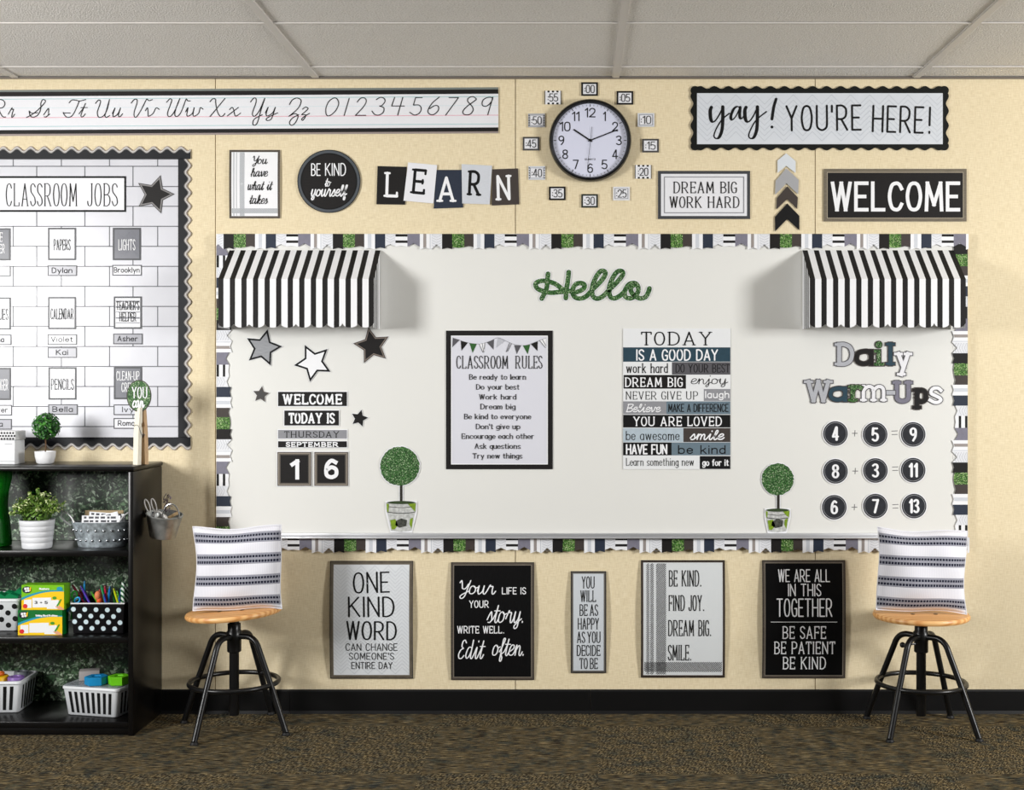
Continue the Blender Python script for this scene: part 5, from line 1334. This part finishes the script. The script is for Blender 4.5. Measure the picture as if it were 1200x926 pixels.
mb = MB(); mb.box(-.036, .04, -.028, .028, 0, .036, .002); mb.build('block', M((176, 170, 168), .5), t, smooth=True)
# striped bin cut by the picture edge
t = empty('striped_bin', (-2.3, -.13, S3 + .0005), 'open white striped bin of yellow and purple pieces', 'bin', 'striped bins on the lowest shelf', .06)
bin_mesh(.112, .08, .126, .012, .006).build('body', BINW, t, smooth=True, angle=50); stripes_on(.112, .08, .126, .012, BLACK, t, 8)
def disc(name, label, x, y, z, r, h, mt, group=None, hexa=False):
    t = empty(name, (x, y, z), label, 'play piece', group)
    mb = MB(); mb.lathe([(r * .9, 0), (r, .003), (r, h - .003), (r * .93, h), (r * .6, h + .001), (r * .55, h - .003), (.0005, h - .003)], 6 if hexa else 28); mb.build('piece', mt, t, smooth=not hexa)
    return t
gp = 'plastic pieces in the open striped bin'
disc('counting_piece', 'yellow plastic piece in the open striped bin', -2.288, -.14, S3 + .09, .036, .042, M((240, 190, 20), .4), gp)
disc('counting_piece', 'orange plastic piece on the yellow one', -2.29, -.138, S3 + .1335, .022, .011, M((230, 110, 30), .4), gp)
disc('counting_piece', 'purple plastic piece in the open striped bin', -2.218, -.145, S3 + .088, .031, .042, M((138, 104, 176), .4), gp)
disc('counting_piece', 'grey plastic piece behind the purple one', -2.225, -.08, S3 + .09, .028, .046, M((120, 124, 130), .4), gp)
# dotted white bin
t = empty('dotted_bin', (PX(21, .214) - .12, -.13, S2 + .0005), 'white bin with black dots holding green pieces, middle shelf', 'bin')
bin_mesh(.118, .082, .128, .01, .004).build('body', BINW, t, smooth=True, angle=50)
mb = MB()
for i, (zx, zy) in enumerate([(15, 430), (178, 420), (97, 500), (15, 580), (180, 570), (97, 650), (-65, 500), (-65, 650)]):
    cx = PX(zx / 10.29, .218) - (PX(21, .214) - .12); cz = PZ(670 + zy / 10.29, .218) - S2
    o_ = .01 * (cz - .004) / .112 + .0006
    mb.add([(cx + .0105 * math.cos(a * PI / 10), -.082 - o_ - .0009 * math.sin(a * PI / 10), cz + .0105 * math.sin(a * PI / 10)) for a in range(20)], [tuple(range(20))])
mb.build('dot_print', BLACK, t, recalc=False)
gg = 'green foam pieces in the dotted white bin'
GRN = M((10, 140, 84), .5)
for i, (x, y, a, b_, lb) in enumerate(((-2.25, -.165, .1, .1, 'green foam piece lying near the yellow topped box'), (-2.31, -.125, -.2, .2, 'green foam piece crossing in the dotted bin'), (-2.245, -.09, .1, -.15, 'green foam piece standing behind the others'))):
    t = empty('foam_piece', (x, y, S2 + .112), lb, 'foam piece', gg, a); t.rotation_euler = (.2, b_, a)
    mb = MB(); mb.prism([(-.05, 0), (-.02, .012), (0, 0), (.02, .014), (.05, .004), (.05, .026), (.02, .034), (0, .022), (-.02, .032), (-.05, .022)], -.012, .012); mb.build('piece', GRN, t)

# --- boxes of cards
def gamebox(label, xl, xr, z0, h, d, top, group):
    X0, X1 = PX(xl, d), PX(xr, d); w_ = X1 - X0
    t = empty('game_box', ((X0 + X1) / 2, -d + .03, z0 + .0005), label, 'box', group)
    mb = MB(); mb.box(-w_ / 2, w_ / 2, -.03, .03, 0, h); mb.build('carton', M(top, .35), t)
    def F(u, v): return (-w_ / 2 + u * w_, h * (1 - v))
    def fp(mb, pts, lift, mi): mb.add([(F(u, v)[0], -.03 - lift, F(u, v)[1]) for u, v in pts], [tuple(range(len(pts)))], mi)
    Y = M((244, 200, 14), .4); BL = M((26, 150, 176), .4)
    m1 = MB()
    arc = [(i / 12, .62 - .36 * math.sin(PI / 2 * min(1, (i / 12) * 1.25)) ** .9) for i in range(13)]
    fp(m1, [(0, 1), (1, 1)] + [(u, v) for u, v in arc[::-1]], .0003, 0)
    fp(m1, [(u, v) for u, v in arc] + [(u, v - .1 + .06 * u) for u, v in arc[::-1]], .0006, 1)
    ws = [(.06, .6, .24, .92), (.26, .52, .7, .9), (.6, .62, .88, .96)]
    for i, (a, b_, c, e) in enumerate(ws): fp(m1, [(a, b_), (c, b_ - .02), (c, e), (a, e)], .0009 + .00012 * i, 2)
    fp(m1, [(.09 + .055 * math.cos(2 * PI * i / 16), .85 + .09 * math.sin(2 * PI * i / 16)) for i in range(16)], .0013, 3)
    fp(m1, [(.78 + .05 * math.cos(2 * PI * i / 16), .52 + .06 * math.sin(2 * PI * i / 16)) for i in range(16)], .0013, 5)
    fp(m1, [(.82, .84), (.92, .56), (.95, .58), (.86, .86)], .0014, 5)
    fp(m1, [(.79, .86), (.9, .84), (1.0, .96), (1, 1), (.88, .98)], .0013, 4)
    fp(m1, [(.13 + .11 * math.cos(2 * PI * i / 20), .19 + .14 * math.sin(2 * PI * i / 20)) for i in range(20)], .0012, 6)
    for a, b_, c, e in ((.07, .1, .12, .19), (.13, .09, .18, .18), (.09, .2, .135, .28), (.145, .19, .19, .27)): fp(m1, [(a, b_), (c, b_), (c, e), (a, e)], .0016, 2)
    fp(m1, [(.19, .12), (.23, .06), (.22, .24), (.195, .26)], .0016, 0)
    if 'green box' in label:
        fp(m1, [(.9 + .07 * math.cos(2 * PI * i / 16), .15 + .08 * math.sin(2 * PI * i / 16)) for i in range(16)], .0014, 1)
    m1.build('artwork', [Y, BL, M((236, 238, 240), .4), M((214, 40, 48), .4), M((222, 160, 124), .5), M((70, 150, 40), .4), M((20, 26, 40), .4)], t, recalc=False)
    l = Layer(_W(), 0)
    if 'lime' in label:
        l.text('Numbers', .42, .66, .11, .19, .016); l.text('3 + 5', .31, .62, .64, .76, .02, mi=1)
    else:
        l.text('Solving Word Problems', .4, .9, .17, .25, .014); l.text('Level 1', .58, .72, .06, .12, .012, mi=2) if False else None
    mb = MB(); mb.v = [(F(x, y)[0], -.0318 - hh, F(x, y)[1]) for x, y, hh in l.v]; mb.f = l.f; mb.m = l.m
    mb.build('lettering', [WHITE, INK], t, recalc=False)
    return t
gb = 'card game boxes stacked on the middle shelf'
gamebox('dark green and yellow card box, lower of the stack', 21, 73, S2, .0955, .29, (14, 110, 44), gb)
gamebox('lime green box with yellow artwork, upper of the stack', 25.2, 75, S2 + .096, .0955, .285, (120, 190, 20), gb)

# --- dotted black bin with pens
t = empty('dotted_bin', (-1.8475, -.185, S2 + .0005), 'black bin with white dots full of pens, middle shelf', 'bin')
bin_mesh(.098, .082, .121, .006, .002, r=.006).build('body', M((26, 25, 27), .35), t, smooth=True, angle=50)
mb = MB(); 
for i in range(5):
    for r_, (y0, off) in enumerate(((455, 165), (535, 237), (606, 177), (684, 248))):
        if r_ % 2 and i == 4: continue
        zx = off + i * 136.5; zy = y0 + i * 3
        cx = PX(70 + zx / 10.28, .272) + 1.8475; cz = PZ(670 + zy / 10.28, .272) - S2
        if cz < .008: continue
        o_ = .006 * (cz - .004) / .105 + .0006
        mb.add([(cx + .0092 * math.cos(a * PI / 10), -.082 - o_ - .0005 * math.sin(a * PI / 10), cz + .0092 * math.sin(a * PI / 10)) for a in range(20)], [tuple(range(20))])
mb.build('dot_print', M((206, 226, 232), .4), t, recalc=False)
mb = MB(); mb.box(-.104, .104, -.0905, -.0885, .1165, .1212); mb.build('white_rim', M((222, 222, 222), .4), t)
def penc(label, a, b_, col, d=.2, r=.0042):
    """pen from a (tip shown above the rim) down to b_, photo pixels of a zoom"""
    ax, az = PX(70 + a[0] / 10.28, d), PZ(670 + a[1] / 10.28, d); bx, bz = PX(70 + b_[0] / 10.28, d), PZ(670 + b_[1] / 10.28, d)
    v = Vector((bx - ax, 0, bz - az)); v = v / abs(v.z)
    e = Vector((ax, 0, az)) + v * (az - S2 - .02)
    lim = (-1.8475 - .088, -1.8475 + .088)
    e.x = min(max(e.x, lim[0]), lim[1])
    t = empty('pen', (ax, -d, az), label, 'pen', 'pens and markers in the dotted black bin')
    tip = e - Vector((ax, 0, az)); u = tip.normalized()
    mb = MB(); mb.tube([u * .012, tip], r, 10); mb.build('barrel', M(col, .35), t, smooth=True)
    mb = MB(); mb.tube([Vector((0, 0, 0)), u * .003, u * .012], [r * .5, r * .85, r * .85], 10); mb.build('cap_end', M(tuple(int(c * .75) for c in col), .35), t, smooth=True)
for i, (lb, a, b_, c, d) in enumerate((
    ('crimson pen leaning at the box side of the dotted bin', (150, 160), (285, 360), (208, 30, 84), .2), ('light blue pen, tallest in the dotted bin', (300, 112), (250, 350), (40, 150, 210), .18),
    ('violet pen leaning beside the tallest blue pen', (252, 172), (345, 350), (96, 70, 190), .215), ('purple pen bending to the middle of the dotted bin', (290, 205), (352, 352), (120, 60, 170), .17),
    ('pink pen behind the violet pens', (235, 215), (310, 360), (214, 40, 110), .15), ('green pen low beside the orange pieces', (378, 240), (452, 362), (90, 176, 40), .2),
    ('red pen between the orange pieces and a green pen', (480, 212), (520, 366), (214, 26, 70), .215), ('green pen rising at the middle of the dotted bin', (502, 160), (540, 340), (40, 160, 90), .18),
    ('red pen rising beside the middle green pen', (545, 168), (560, 340), (196, 22, 66), .2), ('bright blue pen in the middle of the dotted bin', (605, 178), (585, 372), (20, 120, 200), .215),
    ('royal blue pen low in the middle of the dotted bin', (530, 270), (555, 372), (50, 70, 190), .23), ('dark green pen beside the yellow pen', (632, 245), (665, 376), (30, 110, 40), .2), ('yellow pen leaning in the dotted bin', (648, 200), (726, 380), (208, 224, 20), .222),
    ('blue pen next to the green and white striped straws', (738, 202), (720, 330), (40, 100, 180), .2), ('lime pen behind the yellow pen', (690, 230), (730, 360), (110, 200, 50), .17))):
    penc(lb, a, b_, c, d)
def ring_piece(label, zx, zy, r, col, d, rot):
    t = empty('ring_handle', (PX(70 + zx / 10.28, d), -d, PZ(670 + zy / 10.28, d)), label, 'scissors'); t.rotation_euler = rot
    mb = MB(); mb.tube([(r * math.cos(2 * PI * i / 20), 0, r * 1.35 * math.sin(2 * PI * i / 20)) for i in range(20)], .0034, 8, True); mb.tube([(0, 0, -r * 1.3), (.006, .001, -.095)], .004, 8); mb.build('handle', M(col, .35), t, smooth=True)
ring_piece('green scissor handle loop in the dotted black bin', 178, 280, .0105, (60, 190, 70), .225, (0, .2, 0))
ring_piece('light blue scissor handle loop low in the dotted black bin', 210, 345, .009, (40, 160, 220), .24, (0, .8, 0))
for i, (lb, zx, zy, r, c) in enumerate((('orange foam blob among the pens', 462, 290, .0135, (226, 130, 84)), ('small orange foam blob low among the pens', 480, 350, .011, (232, 92, 36)))):
    t = empty('foam_blob', (PX(70 + zx / 10.28, .225), -.225, PZ(670 + zy / 10.28, .225)), lb, 'foam piece', 'orange foam blobs in the pen bin')
    mb = MB(); mb.sphere((0, 0, 0), r, 16, 0, 1.4); mb.tube([(0, 0, -r), (0, .002, -.1)], .003, 6); mb.build('blob', M(c, .6), t, smooth=True)
m, nt, b = new_mat('green_white_stripe'); tc = node(nt, 'ShaderNodeTexCoord'); wv = node(nt, 'ShaderNodeTexWave', wave_type='BANDS', bands_direction='DIAGONAL'); wv.inputs['Scale'].default_value = 32; nt.links.new(tc.outputs['Object'], wv.inputs['Vector'])
r = ramp(nt, [(.45, (28, 92, 52)), (.55, (226, 236, 228))]); nt.links.new(wv.outputs['Fac'], r.inputs[0]); nt.links.new(r.outputs[0], b.inputs['Base Color'])
for i, (zx, zy, lb) in enumerate(((795, 120, 'green and white striped straw, tallest by the stile'), (770, 200, 'green and white striped straw beside the blue pen'), (808, 190, 'green and white striped straw against the stile'))):
    X_, Z_ = PX(70 + zx / 10.28, .2), PZ(670 + zy / 10.28, .2)
    t = empty('paper_straw', (X_ - .004, -.2 + .012 * (i - 1), S2 + .01), lb, 'straw', 'striped straws in the dotted black bin')
    mb = MB(); mb.tube([(-.004, 0, 0), (0, 0, Z_ - S2 - .01)], .0075, 12); mb.build('straw', m, t, smooth=True)

# ================================================================ stools and cushions
def wood_mat():
    m, nt, b = new_mat('honey_wood')
    tc = node(nt, 'ShaderNodeTexCoord'); mp = node(nt, 'ShaderNodeMapping'); mp.inputs['Scale'].default_value = (1.2, 9, 9)
    wv = node(nt, 'ShaderNodeTexWave', wave_type='RINGS'); wv.inputs['Scale'].default_value = 1.6; wv.inputs['Distortion'].default_value = 5; wv.inputs['Detail'].default_value = 2; wv.inputs['Detail Scale'].default_value = 1.2
    nt.links.new(tc.outputs['Object'], mp.inputs[0]); nt.links.new(mp.outputs[0], wv.inputs['Vector'])
    r = ramp(nt, [(.1, (214, 150, 86)), (.5, (232, 174, 108)), (1, (238, 188, 124))]); nt.links.new(wv.outputs['Fac'], r.inputs[0]); nt.links.new(r.outputs[0], b.inputs['Base Color'])
    b.inputs['Roughness'].default_value = .4
    return m
HONEY = wood_mat(); STEEL = M((24, 24, 25), .32, .3, .5)
def stool(label, cx, d, a0, tilt, sz=.44, knob=False):
    t = empty('swivel_stool', (cx, -d, 0), label, 'stool', 'wooden seated swivel stools along the wall')
    mb = MB(); mb.lathe([(.0005, 0), (.16, 0), (.178, .003), (.183, .009), (.183, .016), (.179, .0225), (.16, .025), (.0005, .025)], 64)
    seat = mb.build('seat', HONEY, t, (0, 0, sz - .002), (0, tilt, 0), smooth=True)
    mb = MB()
    for q in range(4):
        a = PI / 4 + q * PI / 2; mb.lathe([(.0085, .0252), (.0085, .0262), (.0055, .0266), (.0005, .0255)], 14, 0, Matrix.Translation((.062 * math.cos(a), .062 * math.sin(a), 0)))
    mb.build('screw_heads', M((70, 46, 26), .5), seat)
    mb = MB(); mb.lathe([(.07, sz - .012), (.07, sz - .003), (.02, sz - .003)], 32); mb.lathe([(.018, .055), (.0185, .058), (.0185, sz - .004)], 20); mb.build('post', STEEL, t, smooth=True)
    mb = MB(); mb.lathe([(.024, .3), (.027, .303), (.027, .345), (.03, .35), (.03, .378), (.025, .384), (.025, .41), (.02, .412)], 24); mb.build('collar', STEEL, t, smooth=True)
    if knob:
        mb = MB(); mb.tube([(-.02, -.01, .335), (-.075, -.03, .335)], .004, 8); mb.sphere((-.08, -.032, .335), .011, 12); mb.build('knob', STEEL, t, smooth=True)
    for q in range(4):
        a = a0 + q * PI / 2; c, s = math.cos(a), math.sin(a)
        pr = [(.024, .362), (.055, .363)] + [(v.x, v.z) for v in bezier3((.062, 0, .363), (.1, 0, .36), (.114, 0, .318), 8)] + [(.17, .184), (.237, .012)]
        mb = MB(); mb.tube([(r * c, r * s, z) for r, z in pr], .0115, 12); lg = mb.build('leg', STEEL, t, smooth=True)
        mb = MB(); mb.lathe([(.013, 0), (.016, .002), (.016, .006), (.012, .012)], 16, 0, Matrix.Translation((.238 * c, .238 * s, 0))); mb.build('foot_cap', M((14, 14, 14), .6), lg, smooth=True)
    mb = MB(); mb.tube([(.168 * math.cos(2 * PI * i / 64), .168 * math.sin(2 * PI * i / 64), .184) for i in range(64)], .0095, 10, True); mb.build('foot_ring', STEEL, t, smooth=True)
    return t
SL = (-1.331, .24); SR = (1.328, .25)
stool('round wooden seated black stool beside the bookcase', SL[0], SL[1], math.atan2(-.221, -.089), math.radians(-4), .443)
stool('round wooden seated black stool with side knob, under Daily Warm-Ups board end', SR[0], SR[1], math.atan2(-.17, -.16), math.radians(0), .432, True)

def pillow_mat():
    m, nt, b = new_mat('striped_woven_cotton')
    uv = node(nt, 'ShaderNodeUVMap'); uv.uv_map = 'UVMap'
    sp = node(nt, 'ShaderNodeSeparateXYZ'); nt.links.new(uv.outputs[0], sp.inputs[0])
    def mth(op, a, b2=None, c=None):
        n = node(nt, 'ShaderNodeMath', operation=op)
        for i, v in enumerate((a, b2, c)):
            if v is None: continue
            if isinstance(v, (int, float)): n.inputs[i].default_value = v
            else: nt.links.new(v, n.inputs[i])
        return n.outputs[0]
    V = mth('SUBTRACT', 1.0, sp.outputs[1]); U = sp.outputs[0]
    ph = mth('FRACT', mth('DIVIDE', mth('SUBTRACT', V, .065), .253))      # four bands
    inb = mth('LESS_THAN', ph, .5)
    inb = mth('MULTIPLY', inb, mth('GREATER_THAN', V, .06)); inb = mth('MULTIPLY', inb, mth('LESS_THAN', V, .955))
    fine = mth('GREATER_THAN', mth('SINE', mth('MULTIPLY', V, 620.0)), -.1)
    dash = mth('MAXIMUM', mth('LESS_THAN', mth('ABSOLUTE', mth('SUBTRACT', ph, .15)), .055), mth('LESS_THAN', mth('ABSOLUTE', mth('SUBTRACT', ph, .37)), .055))
    dx = mth('GREATER_THAN', mth('SINE', mth('MULTIPLY', U, 190.0)), -.75)
    dash = mth('MULTIPLY', dash, dx)
    weave = mth('MULTIPLY_ADD', mth('SINE', mth('MULTIPLY', U, 420.0)), .5, .5)
    base = node(nt, 'ShaderNodeMix', data_type='RGBA'); base.inputs[6].default_value = (*lin((226, 226, 236)), 1); base.inputs[7].default_value = (*lin((240, 240, 246)), 1); nt.links.new(weave, base.inputs[0])
    g = node(nt, 'ShaderNodeMix', data_type='RGBA'); g.inputs[6].default_value = (*lin((196, 197, 206)), 1); g.inputs[7].default_value = (*lin((112, 114, 130)), 1); nt.links.new(fine, g.inputs[0])
    k = node(nt, 'ShaderNodeMix', data_type='RGBA'); nt.links.new(dash, k.inputs[0]); nt.links.new(g.outputs[2], k.inputs[6]); k.inputs[7].default_value = (*lin((44, 46, 62)), 1)
    f = node(nt, 'ShaderNodeMix', data_type='RGBA'); nt.links.new(inb, f.inputs[0]); nt.links.new(base.outputs[2], f.inputs[6]); nt.links.new(k.outputs[2], f.inputs[7])
    nt.links.new(f.outputs[2], b.inputs['Base Color']); b.inputs['Roughness'].default_value = .9; b.inputs['Specular IOR Level'].default_value = .1
    bp = node(nt, 'ShaderNodeBump'); bp.inputs['Strength'].default_value = .25; bp.inputs['Distance'].default_value = .001; nt.links.new(weave, bp.inputs['Height']); nt.links.new(bp.outputs[0], b.inputs['Normal'])
    return m
COTTON = pillow_mat()
def pillow(label, loc, w_, h_, th, rx, ry, rz, seed):
    rnd = random.Random(seed); N = 36; ph = [rnd.uniform(0, 6.28) for _ in range(8)]
    bm = bmesh.new(); uvl = bm.loops.layers.uv.new('UVMap'); grid = {}
    for side in (0, 1):
        for i in range(N + 1):
            for j in range(N + 1):
                u, v = 2 * i / N - 1, 2 * j / N - 1
                edge = i in (0, N) or j in (0, N)
                if side and edge: grid[1, i, j] = grid[0, i, j]; continue
                pin = 1 - .055 * (1 - v * v) * abs(u) ** 3; pin2 = 1 - .05 * (1 - u * u) * abs(v) ** 3
                x = u * w_ / 2 * pin + .004 * math.sin(3 * v + ph[0]) * abs(u); z = v * h_ / 2 * pin2 + .004 * math.sin(4 * u + ph[1]) * abs(v) ** 2
                f = max(0, (1 - abs(u) ** 2.6) * (1 - abs(v) ** 2.6)) ** .6
                y = (-1 if side == 0 else 1) * th / 2 * f
                y += f * (.004 * math.sin(5 * u + 3 * v + ph[2]) + .003 * math.sin(7 * v - 4 * u + ph[3]))
                bv = bm.verts.new((x, y, z)); grid[side, i, j] = bv
        for i in range(N):
            for j in range(N):
                q = [(i, j), (i + 1, j), (i + 1, j + 1), (i, j + 1)]
                if side: q = q[::-1]
                fc = bm.faces.new([grid[side, a, b] for a, b in q]); fc.smooth = True
                for lp, (a, b) in zip(fc.loops, q): lp[uvl].uv = (a / N, b / N)
    me = bpy.data.meshes.new('cover'); bm.to_mesh(me); bm.free(); me.materials.append(COTTON)
    o = bpy.data.objects.new('throw_pillow', me); COL.objects.link(o); o.location = loc; o.rotation_euler = (rx, ry, rz)
    tag(o, label, 'pillow', 'striped throw pillows on the stools')
    mb = MB()
    per = [(-1, -1), (1, -1), (1, 1), (-1, 1)]
    pts = []
    for a in range(4):
        p, q = per[a], per[(a + 1) % 4]
        for i in range(N):
            t = i / N; gi = round(((p[0] + (q[0] - p[0]) * t) + 1) / 2 * N); gj = round(((p[1] + (q[1] - p[1]) * t) + 1) / 2 * N)
            pts.append(me.vertices[gi * (N + 1) + gj].co.copy())
    mb.tube(pts, .0026, 6, True); mb.build('seam', M((232, 232, 238), .9), o, smooth=True)
    return o
pillow('navy and white striped pillow on the stool beside the bookcase', (PX(279, .285), -.285, .472 + .158), .336, .32, .13, math.radians(-5), math.radians(-1.5), math.radians(3), 1)
pillow('navy and white striped pillow on the stool under the board corner', (PX(1080, .29), -.29, .4655 + .156), .342, .316, .13, math.radians(-5), math.radians(1.5), math.radians(-3), 2)
